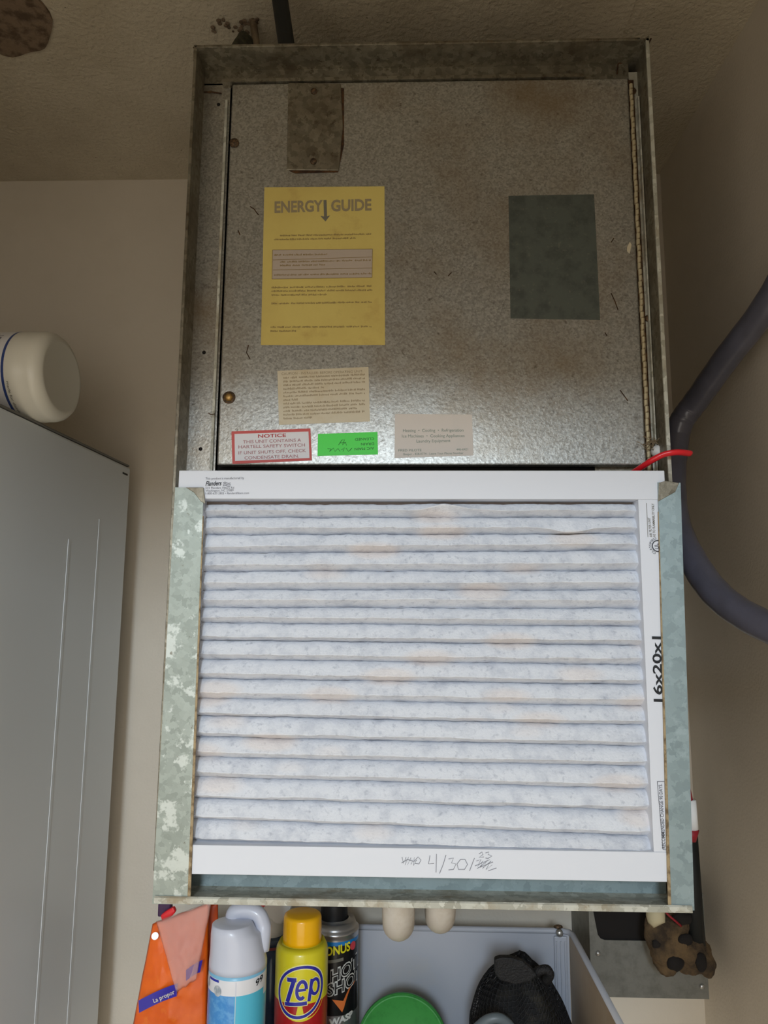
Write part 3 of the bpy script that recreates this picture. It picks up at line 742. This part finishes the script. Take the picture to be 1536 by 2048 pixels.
cr = obj('crust', bm, mat('crust_brown', srgb(104, 84, 58), .95, n=(30, .40, .6, srgb(52, 42, 32), .95), bump=(120, .8, .004)), nest, smooth=True)
md = cr.modifiers.new('fuse', 'REMESH'); md.mode = 'VOXEL'; md.voxel_size = .0035; md.use_smooth_shade = True
tx = bpy.data.textures.new('lumps', 'CLOUDS'); tx.noise_scale = .012
md = cr.modifiers.new('lumps', 'DISPLACE'); md.texture = tx; md.strength = .007; md.mid_level = .5
for x, y, r, sc in ((1351, 1927, .010, (1.2, .5, 1)), (1403, 1925, .009, (.9, .5, 1.4)), (1372, 1880, .0085, (1.2, .5, .9)), (1313, 1888, .006, (1, .6, 1)), (1365, 1838, .010, (1.5, .5, .8))):
    p = U(x, y, .318); bm = bmesh.new(); sphere(bm, (min(p.x, RW-.012), .319, p.z), r, sc, 14, 10)
    for v in bm.verts: v.co += Vector((1, .3, 1))*noise.noise(v.co*160)*.002
    obj('opening', bm, dark, nest, smooth=True)
bm = bmesh.new(); tube(bm, [U(1311, 1795, .33), U(1311, 1838, .325), U(1302, 1850, .322)], [.013, .013, .005], 12); tag(obj('stub', bm, mat('stub_cream', srgb(196, 184, 150), .7), nest, smooth=True), 'cream stub at the top')
bm = bmesh.new(); tube(bm, smooth_path([U(1320, 1808, .31), U(1335, 1828, .308), U(1352, 1843, .306), U(1362, 1852, .312)], 5), .0016, 6); tag(obj('wire', bm, mat('dark_red', (1, 1, 1, 1)), nest, smooth=True), 'thin red wire')
bm = bmesh.new(); p1 = U(1400, 1868, .335); tube(bm, [(p1.x-.006, .335, p1.z-.02), (p1.x-.008, .338, ZB-.001)], .0125, 12); tag(obj('riser', bm, mat('black_rubber', (0, 0, 0, 1)), nest, smooth=True), 'black riser up to the cabinet')

# ------- bottles and cans on the rack (they stand on its bottom)
def can_thing(name, lab, cat, cx, cy): return thing(name, lab, cat, (cx, cy, RB), None)

# white and blue aerosol with a trigger cap
Y1 = .150; c1x = U(475, 1960, Y1).x; r1 = .0335; C1 = (c1x, Y1)
zc0 = U(475, 1952, Y1-r1).z; ztop = U(464, 1846, Y1-.01).z
sp = can_thing('disinfectant_spray', 'white and blue aerosol can with a white hooked spray cap', 'spray can', *C1)
wcap = mat('cap_white', srgb(200, 204, 218), .3, coat=.2)
zw = zc0-.022
pr = [(0, RB), (.030, RB), (r1, RB+.004)]+[(r1, RB+.004+(zc0-.006-RB-.004)*k/30) for k in range(1, 31)]+[(r1-.003, zc0), (0, zc0)]
m1 = [mat('can_blue', srgb(70, 140, 206), .3, n=(140, .45, .6, srgb(110, 170, 220), .7)), mat('can_cyan', srgb(84, 184, 212), .3), mat('can_band', srgb(222, 222, 226), .35), mat('can_lightblue', srgb(130, 190, 222), .3)]
def f1(a, z, r):
    if z > zc0-.006: return 3
    if z > zw+.004*cos(a*1.3)-.003: return 2
    return 0 if a < .16 else 1
bd = obj('body', lathe(bmesh.new(), [(r, z-RB) for r, z in pr], (c1x, Y1, RB), 96, None, lambda a, z, r: f1(a, z+RB, r)), m1, sp, smooth='keep')
bm = bmesh.new()
cp = [(r1+.0003, zc0-.003, 0), (r1+.0002, zc0+.003, 0), (.0315, zc0+.016, -.001), (.0290, zc0+.034, -.003), (.0262, zc0+(ztop-zc0)*.8, -.005), (.0235, ztop-.001, -.0065), (.0215, ztop, -.0067), (0.00001, ztop-.0005, -.0067)]
rings = []
for r, z, dx in cp: rings.append([bm.verts.new((c1x+dx+r*cos(2*pi*k/40), Y1-abs(dx)*1.2+r*.95*sin(2*pi*k/40), z)) for k in range(40)])
for a, b in zip(rings, rings[1:]):
    for k in range(40): bm.faces.new((a[k], a[(k+1) % 40], b[(k+1) % 40], b[k]))
bm.faces.new(rings[0])
cap = obj('spray_cap', bm, wcap, sp, smooth=True)
bm = bmesh.new()
zh = U(490, 1822, Y1).z
hp = [(c1x+.026, Y1+.004, zc0+.012), (c1x+.0275, Y1+.006, zc0+.03), (c1x+.0265, Y1+.008, zh-.018), (c1x+.020, Y1+.009, zh-.007), (c1x+.006, Y1+.010, zh-.003), (c1x-.008, Y1+.010, zh-.006), (c1x-.010, Y1+.010, zh-.018)]
tube(bm, smooth_path(hp, 6), .0088, 14, flat=1.1)
obj('trigger_hook', bm, wcap, cap, smooth=True)
bm = bmesh.new()
def cylpatch(bm, C, r, a0, a1, z0, z1, n=10, f=None):
    prev = None
    for k in range(n+1):
        a = a0+(a1-a0)*k/n; cur = [bm.verts.new((C[0]+r*sin(a), C[1]-r*cos(a), z)) for z in ((z0, z1) if f is None else f(k/n))]
        if prev: bm.faces.new((prev[0], cur[0], cur[1], prev[1]))
        prev = cur
def cyldisc(bm, C, r, a, z, rad, sx=1.0, n=28):
    c_ = bm.verts.new((C[0]+r*sin(a), C[1]-r*cos(a), z)); vs = []
    for k in range(n):
        t = 2*pi*k/n; aa = a+rad*sx*cos(t)/r; vs.append(bm.verts.new((C[0]+(r)*sin(aa), C[1]-r*cos(aa), z+rad*sin(t))))
    for k in range(n): bm.faces.new((c_, vs[k], vs[(k+1) % n]))
cylpatch(bm, C1, r1+.0004, -.95, -.45, zc0-.009, zc0-.0065); flat('blue_dash', bm, mat('ink_blue', srgb(40, 50, 160), .4), bd)
bm = bmesh.new(); cyldisc(bm, C1, r1+.0005, -.50, zc0-.018, .0055); cyldisc(bm, C1, r1+.0005, -1.12, zc0-.014, .0060); flat('round_pictures', bm, mat('disc_grey', srgb(150, 160, 170), .4, n=(200, .4, .6, srgb(206, 206, 206), .8)), bd)
bm = bmesh.new(); cylpatch(bm, C1, r1+.0004, .155, .175, RB+.01, zc0-.007); flat('label_seam', bm, wcap, bd)
bm = bmesh.new(); text_cyl(bm, '99', C1, r1+.0005, .86, .012, zc0-.016, .007, .02, 0, .003); flat('lettering', bm, black, bd)

# yellow bottle
Y2 = .235; c2x = U(603, 1950, Y2).x; r2 = .0335; C2 = (c2x, Y2)
zs = U(600, 1897, Y2-.024).z; zt2 = U(603, 1826, Y2).z; zq = U(603, 1925, Y2-r2).z
zp = can_thing('yellow_spray', 'yellow and red aerosol with an orange-yellow cap and blue lettering in a ring', 'spray can', *C2)
yb = mat('can_yellow', srgb(216, 204, 40), .3, coat=.2); rb = mat('can_red', srgb(168, 30, 34), .3, coat=.2); yc = mat('cap_yellow', srgb(246, 182, 16), .25, coat=.3)
cz = U(607, 1985, Y2-r2).z; ca = .10
pr = [(0, RB), (.030, RB), (r2, RB+.004)]+[(r2, RB+.004+(zq-RB-.004)*k/50) for k in range(1, 51)]+[(r2-.001, zq+.006), (.0290, zq+.013), (.0262, zs-.003), (.0245, zs)]
def f2(a, z, r):
    u = (a-ca)*r2; v = z-cz
    return 1 if v < -.012 else 0
zb_ = obj('body', lathe(bmesh.new(), [(r, z-RB) for r, z in pr], (c2x, Y2, RB), 128, None, lambda a, z, r: f2(a, z+RB, r)), [yb, rb], zp, smooth='keep')
obj('cap', lathe(bmesh.new(), [(.0246, 0), (.0250, .002), (.0243, zt2-zs-.004), (.0230, zt2-zs-.001), (.0200, zt2-zs), (0, zt2-zs-.0005)], (c2x, Y2, zs), 48), yc, zp, smooth='keep')
def ring_cyl(bm, C, r, a, z, R0, R1, n=48, tilt=.0):
    prev = None; first = None
    for k in range(n+1):
        t = 2*pi*k/n
        cur = [bm.verts.new((C[0]+r*sin(a+R*1.05*cos(t)/r), C[1]-r*cos(a+R*1.05*cos(t)/r), z+R*.98*sin(t)+tilt*R*cos(t))) for R in (R0, R1)]
        if prev: bm.faces.new((prev[0], cur[0], cur[1], prev[1]))
        prev = cur
bm = bmesh.new(); cyldisc(bm, C2, r2+.00015, ca, cz, .0335, 1.05, 48); flat('label_disc', bm, yb, zb_)
bm = bmesh.new(); ring_cyl(bm, C2, r2+.0003, ca, cz, .0262, .0318, tilt=.12); flat('white_outline', bm, mat('can_pale_yellow', srgb(236, 232, 170), .4), zb_)
bm = bmesh.new(); ring_cyl(bm, C2, r2+.0005, ca, cz, .0272, .0306, tilt=.12); flat('blue_ring', bm, mat('ink_navy', srgb(44, 44, 150), .35), zb_)
def cylstroke(bm, C, r, a0, z0, pts, wd):
    P = []
    for p, q in zip(pts, pts[1:]):
        for k in range(4): P.append(Vector(p).lerp(Vector(q), k/4))
    P.append(Vector(pts[-1])); prev = None
    for i, p in enumerate(P):
        t = (P[min(i+1, len(P)-1)]-P[max(i-1, 0)]).normalized(); sd = Vector((-t.y, t.x))*wd/2
        cur = [bm.verts.new((C[0]+r*sin(a0+u.x/r), C[1]-r*cos(a0+u.x/r), z0+u.y)) for u in (p-sd, p+sd)]
        if prev: bm.faces.new((prev[0], cur[0], cur[1], prev[1]))
        prev = cur
navy = mat('ink_navy', (0, 0, 0, 1))
for nm, r_, ex, m_ in (('letter_outline', r2+.0005, .0016, mat('can_pale_yellow', (1, 1, 1, 1))), ('lettering', r2+.0008, 0, navy)):
    bm = bmesh.new()
    cylstroke(bm, C2, r_, ca, cz, [(-.0175-ex/2, .0135), (-.0050+ex/2, .0140)], .0048+ex)
    cylstroke(bm, C2, r_, ca, cz, [(-.0085, .0130), (-.0165, -.0120)], .0052+ex)
    cylstroke(bm, C2, r_, ca, cz, [(-.0200-ex/2, -.0145), (.0085+ex/2, -.0125)], .0042+ex)
    flat(nm, bm, m_, zb_)
    bm = bmesh.new()
    cylstroke(bm, C2, r_, ca, cz, [(.0015+.0058*cos(t)+.0010*sin(t), .0025+.0098*sin(t)) for t in [radians(5+k*16) for k in range(20)]], .0040+ex)
    cylstroke(bm, C2, r_, ca, cz, [(-.0045, .0020), (.0070, .0030)], .0030+ex)
    flat(nm, bm, m_, zb_)
    bm = bmesh.new()
    cylstroke(bm, C2, r_, ca, cz, [(.0145, .0140), (.0110, -.0110)], .0042+ex)
    cylstroke(bm, C2, r_, ca, cz, [(.0190+.0055*cos(t), .0045+.0085*sin(t)) for t in [radians(k*18) for k in range(21)]], .0036+ex)
    flat(nm, bm, m_, zb_)

# black wasp spray
Y3 = .335; c3x = U(669, 1960, Y3).x; r3 = .0330; C3 = (c3x, Y3)
z3a = U(673, 1877, Y3-r3).z; z3b = U(673, 1845, Y3-.02).z
hs = can_thing('insect_spray', 'black and silver insect spray can with a black cap and blue top band', 'spray can', *C3)
silver = mat('can_silver', srgb(190, 190, 192), .28, .85); cb = mat('can_black', srgb(22, 22, 24), .3, coat=.2); cbl = mat('can_band_blue', srgb(20, 120, 190), .3)
zl_ = [z3a-.004, z3a-.0125, U(690, 2035, Y3-r3).z]
pr = [(0, RB), (.030, RB), (r3, RB+.004)]+[(r3, RB+.004+(z3a-RB-.004)*k/40) for k in range(1, 41)]+[(r3+.0008, z3a+.001), (r3+.0008, z3a+.003), (r3-.002, z3a+.005), (r3-.003, z3a+.007), (.0275, z3a+.014), (.0235, z3b-.004), (.0190, z3b)]
def f3(a, z, r):
    if z > zl_[0]: return 0
    if z > zl_[1]+.002*sin(a): return 2
    if z > zl_[2]: return 1
    return 0
hb = obj('body', lathe(bmesh.new(), [(r, z-RB) for r, z in pr], (c3x, Y3, RB), 72, None, lambda a, z, r: f3(a, z+RB, r)), [silver, cb, cbl], hs, smooth='keep')
obj('cap', lathe(bmesh.new(), [(.0190, 0), (.0195, .001), (.0185, .036), (.0165, .038), (0, .038)], (c3x-.002, Y3, z3b-.001), 32), mat('cap_black', srgb(20, 20, 22), .5), hs, smooth='keep')
wo = mat('outline_white', srgb(206, 206, 200), .4)
zB = U(665, 1914, Y3-r3).z; zH = U(675, 1966, Y3-r3).z; zS = U(675, 1994, Y3-r3).z
bm = bmesh.new(); text_cyl(bm, 'BONUS', C3, r3+.0005, -.52, .043, zB, .0115, .03, 0, .006); flat('bonus_lettering', bm, mat('ink_yellow', srgb(226, 216, 30), .4), hb)
for t_, a_, w_, z_, h_, ri in (('HOT', -.08, .044, zH, .0165, .014), ('SHOT', -.22, .056, zS, .0165, .014), ('WASP', -.12, .036, U(690, 2052, Y3-r3).z, .008, .006)):
    bm = bmesh.new(); text_cyl(bm, t_, C3, r3+.0004, a_, w_, z_, h_, .05, 0, ri); flat('lettering_outline', bm, wo, hb)
bm = bmesh.new(); text_cyl(bm, 'HOT', C3, r3+.0008, -.065, .0432, zH+.0007, .0150, .0, 0, .014); text_cyl(bm, 'SHOT', C3, r3+.0008, -.205, .0552, zS+.0007, .0150, .0, 0, .014); flat('lettering', bm, cb, hb)
bm = bmesh.new()
vs = [bm.verts.new((c3x+(r3+.0009)*sin(a), Y3-(r3+.0009)*cos(a), z)) for a, z in ((.0, zS-.003), (.42, zS-.020), (1.1, zS+.014), (.72, zS+.008), (.46, zS-.006))]
bm.faces.new((vs[0], vs[1], vs[4])); bm.faces.new((vs[1], vs[2], vs[3])); bm.faces.new((vs[1], vs[3], vs[4])); flat('orange_tick', bm, mat('ink_orange', srgb(220, 120, 60), .4), hb)
bm = bmesh.new(); cylpatch(bm, C3, r3+.0005, -.45, .45, zB-.010, zB-.006, 8, lambda t: (zB-.0095+.004*t, zB-.0055+.004*t)); flat('grey_strip', bm, greyp, hb)
bm = bmesh.new(); cyldisc(bm, C3, r3+.0008, .92, zB+.010, .0055); flat('red_badge', bm, mat('badge_red', srgb(206, 70, 80), .4), hb)

# trigger bottle of blue liquid
Y4 = .335; c4x = U(541, 1960, Y4).x
tb = can_thing('trigger_bottle', 'clear trigger bottle of dark blue liquid between the white can and the yellow can', 'spray bottle', c4x, Y4)
z4 = U(541, 1905, Y4-.02).z; zn = U(541, 1868, Y4).z
obj('liquid', lathe(bmesh.new(), [(0, .002), (.036, .002), (.036, z4-RB-.01), (.030, z4-RB), (0, z4-RB)], (c4x, Y4, RB), 32), mat('liquid_blue', srgb(16, 60, 110), .2, spec=.6), tb, smooth='keep')
clear = mat('clear_plastic', srgb(210, 225, 230), .08, trans=.95, ior=1.3)
obj('bottle', lathe(bmesh.new(), [(0, 0), (.036, 0), (.0385, .004), (.0385, z4-RB-.008), (.033, z4-RB+.006), (.0235, zn-RB-.006), (.0150, zn-RB), (.0150, zn-RB+.006)], (c4x, Y4, RB), 40), clear, tb, smooth='keep')
bm = bmesh.new(); lathe(bm, [(.0165, 0), (.018, .001), (.018, .014), (.012, .018), (.010, .03), (0, .03)], (c4x, Y4, zn+.001), 24)
obj('collar', bm, mat('white_plastic', (1, 1, 1, 1)), tb, smooth='keep')
zt4 = zn+.022
bm = bmesh.new(); prism(bm, [(c4x-.018, zt4), (c4x+.016, zt4-.006), (c4x+.030, zt4+.020), (c4x+.022, zt4+.040), (c4x-.012, zt4+.042)], Y4-.011, Y4+.013)
obj('spray_head', bm, mat('white_plastic', (1, 1, 1, 1)), tb, bevel=.003)
bm = bmesh.new(); prism(bm, [(c4x-.022, zt4+.010), (c4x+.012, zt4+.034), (c4x+.010, zt4+.048), (c4x-.020, zt4+.048)], Y4-.0135, Y4-.0112)
obj('trigger', bm, mat('red_plastic', (1, 0, 0, 1)), tb, bevel=.001)
bm = bmesh.new(); cylpatch(bm, (c4x, Y4), .0262, -.9, .9, z4+.004, z4+.008); flat('red_line', bm, mat('badge_red', (1, 0, 0, 1)), tb)

# orange package
pk = thing('orange_package', 'orange plastic package with blue label strips, standing left of the cans', 'package', (U(350, 2048, .20).x, .21, RB))
zb0 = RB
def bag(corners, Y, thick, seed, nu=30, nv=40, lean=0.0):
    """a pillow of crumpled film between four corners (tl, tr, br, bl)"""
    tl, tr, br_, bl0 = [U(x, y, Y) for x, y in corners]; bm = bmesh.new(); g = {}
    for side in (0, 1):
        for i in range(nu+1):
            for j in range(nv+1):
                u = i/nu; v = j/nv
                if side and (i in (0, nu) or j in (0, nv)): continue
                p = (tl*(1-u)+tr*u)*(1-v)+(bl0*(1-u)+br_*u)*v
                e = (sin(pi*u)*sin(pi*v))**.5
                q = Vector((u*5+seed, v*7, seed)); cr_ = noise.noise(q)*.5+abs(noise.noise(q*2.1))*.4
                y = Y-(1 if side == 0 else -1)*thick*e*(.8+.8*cr_)+lean*(1-v)
                z = max(p.z+noise.noise(q+Vector((3, 3, 3)))*.002, RB+.0005)
                g[(side, i, j)] = bm.verts.new((p.x, y, z))
    def G(s, i, j): return g.get((s, i, j)) or g[(0, i, j)]
    for s in (0, 1):
        for i in range(nu):
            for j in range(nv):
                try: bm.faces.new((G(s, i, j), G(s, i+1, j), G(s, i+1, j+1), G(s, i, j+1)))
                except ValueError: pass
    return bm
org = mat('film_orange', srgb(236, 106, 24), .35, coat=.3, n=(14, .45, .68, srgb(216, 84, 30), .8), n2=(40, .6, .7, srgb(240, 140, 50), .5))
zbp = (250, 2160)
p1 = obj('pouch', bag([(305, 1848), (418, 1806), (412, 2130), (246, 2150)], .20, .010, 2), org, pk, smooth=True)
p2 = obj('inner_pouch', bag([(352, 1836), (436, 1800), (440, 2130), (340, 2130)], .222, .012, 8), mat('film_orange_dark', srgb(206, 84, 36), .4, n=(20, .45, .65, srgb(170, 60, 40), .8)), pk, smooth=True)
film = mat('clear_film', srgb(236, 190, 180), .18, alpha=.32, spec=.6, bump=(50, .5, .003))
f3_ = obj('clear_wrap', bag([(312, 1842), (424, 1803), (392, 1960), (352, 1985)], .182, .006, 5, 24, 24), film, pk, smooth=True)
def strip(pts, nm, Y=.1845):
    a, b, c_, d = [U(x, y, Y) for x, y in pts]; bm = bmesh.new(); n = 12; pr_ = None
    for k in range(n+1):
        t = k/n; y = Y+.004*sin(t*3)
        u = a.lerp(b, t); l = d.lerp(c_, t); cur = [bm.verts.new((p.x, y+dy, p.z)) for p, dy in ((u, 0), (l, 0))]
        if pr_: bm.faces.new((pr_[0], pr_[1], cur[1], cur[0]))
        pr_ = cur
    return obj(nm, bm, mat('strip_blue', srgb(52, 44, 160), .4), p1, smooth='keep')
strip([(277, 2001), (355, 1967), (353, 1993), (278, 2026)], 'label_strip')
strip([(372, 1940), (405, 1920), (400, 1945), (372, 1962)], 'label_strip', .1815)
bm = text_px(bmesh.new(), 'La propor', (308, 2006), (350, 1987), .0050, .180, .01); flat('lettering', bm, mat('print_pale', srgb(214, 206, 190), .5), p1)
bm = bmesh.new(); tube(bm, [U(310, 1872, .186), U(310, 1872, .183)], .0042, 16); obj('snap', bm, screwg, p1)
bm = bmesh.new(); bx(bm, (U(318, 1800, .2).x, .196, U(318, 1832, .2).z), (U(344, 1800, .2).x, .206, U(344, 1800, .2).z)); tag(obj('clip', bm, mat('clip_purple', srgb(60, 30, 70), .4), pk, bevel=.002), 'purple clip')
bm = bmesh.new(); prism(bm, pq([(322, 1829), (334, 1820), (348, 1812), (353, 1822), (343, 1833), (326, 1842)], .192), .188, .196); tag(obj('clip', bm, mat('red_plastic', (1, 0, 0, 1)), pk, bevel=.002), 'red clip')

# green lid
gl = thing('green_lid', 'round green plastic lid standing on edge in the rack', 'lid', (U(805, 2060, .30).x, .30, RB))
gx = gl.location.x; R0 = .0605; gz = U(805, 1992, .30).z-R0
gz = max(gz, RB+R0*.0+.0)
rz = .0600
bm = bmesh.new(); lathe(bm, [(0, 0), (rz-.004, 0), (rz, .003), (rz, .012), (rz-.002, .014), (rz-.003, .0125), (0, .0115)], (gx, .30, gz), 56, (0, -1, .25))
gm = mat('green_plastic', srgb(58, 142, 66), .5, n=(90, .5, .7, srgb(44, 118, 54), .6))
obj('disc', bm, gm, gl, smooth='keep')
bm = bmesh.new(); lathe(bm, [(rz, .002), (rz+.0015, .003), (rz+.0015, .011), (rz, .012)], (gx, .30, gz), 56, (0, -1, .25)); obj('rim', bm, gm, gl, smooth='keep')
bm = bmesh.new(); lathe(bm, [(0, 0), (.045, 0), (.050, .004), (.050, max(.01, gz-RB-.02)), (0, max(.01, gz-RB-.02))], (gx, .345, RB), 32); obj('tub', bm, gm, gl, smooth='keep')

# black mesh bag
mb = thing('mesh_bag', 'black mesh bag slumped in the rack below the cabinet', 'bag', (U(1045, 2048, .27).x, .275, RB))
mx = mb.location.x; bm = bmesh.new(); nu, nv = 64, 34; zt_ = U(1010, 1925, .25).z; rows = []
for j in range(nv+1):
    v = j/nv; row = []
    rad = .079*(sin(min(v*1.15, 1)*pi/2+.02))**.9 if v < .6 else .079*(1-.10*(v-.6))
    rad = .079*(1-(1-v)**2.6)**.55 if v > 0 else .006
    for i in range(nu):
        a = 2*pi*i/nu; nz = noise.noise(Vector((cos(a)*1.5, sin(a)*1.5, v*3)))
        r = rad*(1+.22*nz)
        z = zt_-.006+(RB+.001-zt_+.006)*v+.006*noise.noise(Vector((cos(a)*3, sin(a)*3, v*2+7)))*(1-v)
        row.append(bm.verts.new((mx+.006+r*cos(a)-.008*(1-v), .285+r*.75*sin(a), max(z, RB+.001))))
    rows.append(row)
for a, b in zip(rows, rows[1:]):
    for k in range(nu): bm.faces.new((a[k], a[(k+1) % nu], b[(k+1) % nu], b[k]))
bm.faces.new(rows[0]); bm.faces.new(rows[-1][::-1])
inner = bm.copy()
bmk = mat('mesh_black', srgb(30, 30, 32), .5, spec=.4)
bmesh.ops.triangulate(bm, faces=bm.faces[:])
net = obj('netting', bm, bmk, mb, smooth=True)
md = net.modifiers.new('net', 'WIREFRAME'); md.thickness = .0013; md.use_even_offset = False
for v in inner.verts: v.co = Vector((mx+.006, .285, RB+.03))+(v.co-Vector((mx+.006, .285, RB+.03)))*.90
for v in inner.verts: v.co.z = max(v.co.z, RB+.002)
obj('dark_contents', inner, mat('cloth_black', srgb(14, 14, 16), .8, n=(18, .5, .62, srgb(66, 62, 52), .8)), mb, smooth=True)
# folded flap and knot at the top
bm = bmesh.new(); fl = [(989, 1917), (1000, 1913), (1020, 1913), (1045, 1920), (1064, 1937), (1075, 1950), (1060, 1962), (1030, 1968), (1000, 1960), (989, 1945)]
prism(bm, pq(fl, .225), .222, .232); bmesh.ops.subdivide_edges(bm, edges=bm.edges[:], cuts=1)
obj('flap', bm, mat('flap_black', srgb(20, 20, 22), .6, bump=(500, .8, .002)), mb, bevel=.002)
bm = bmesh.new(); tube(bm, smooth_path([U(1068, 1948, .232), U(1080, 1941, .228), U(1094, 1939, .227), U(1100, 1950, .229), U(1092, 1962, .236)], 5), .0055, 10); obj('knot', bm, mat('flap_black', (0, 0, 0, 1)), mb, smooth=True)
bm = bmesh.new(); tube(bm, smooth_path([U(950, 2060, .205), U(975, 2040, .200), U(1000, 2037, .200), U(1020, 2052, .205), U(1030, 2075, .21)], 5), .006, 10); tag(obj('grey_handle', bm, mat('handle_grey', srgb(96, 106, 112), .4), mb, smooth=True), 'grey plastic handle')
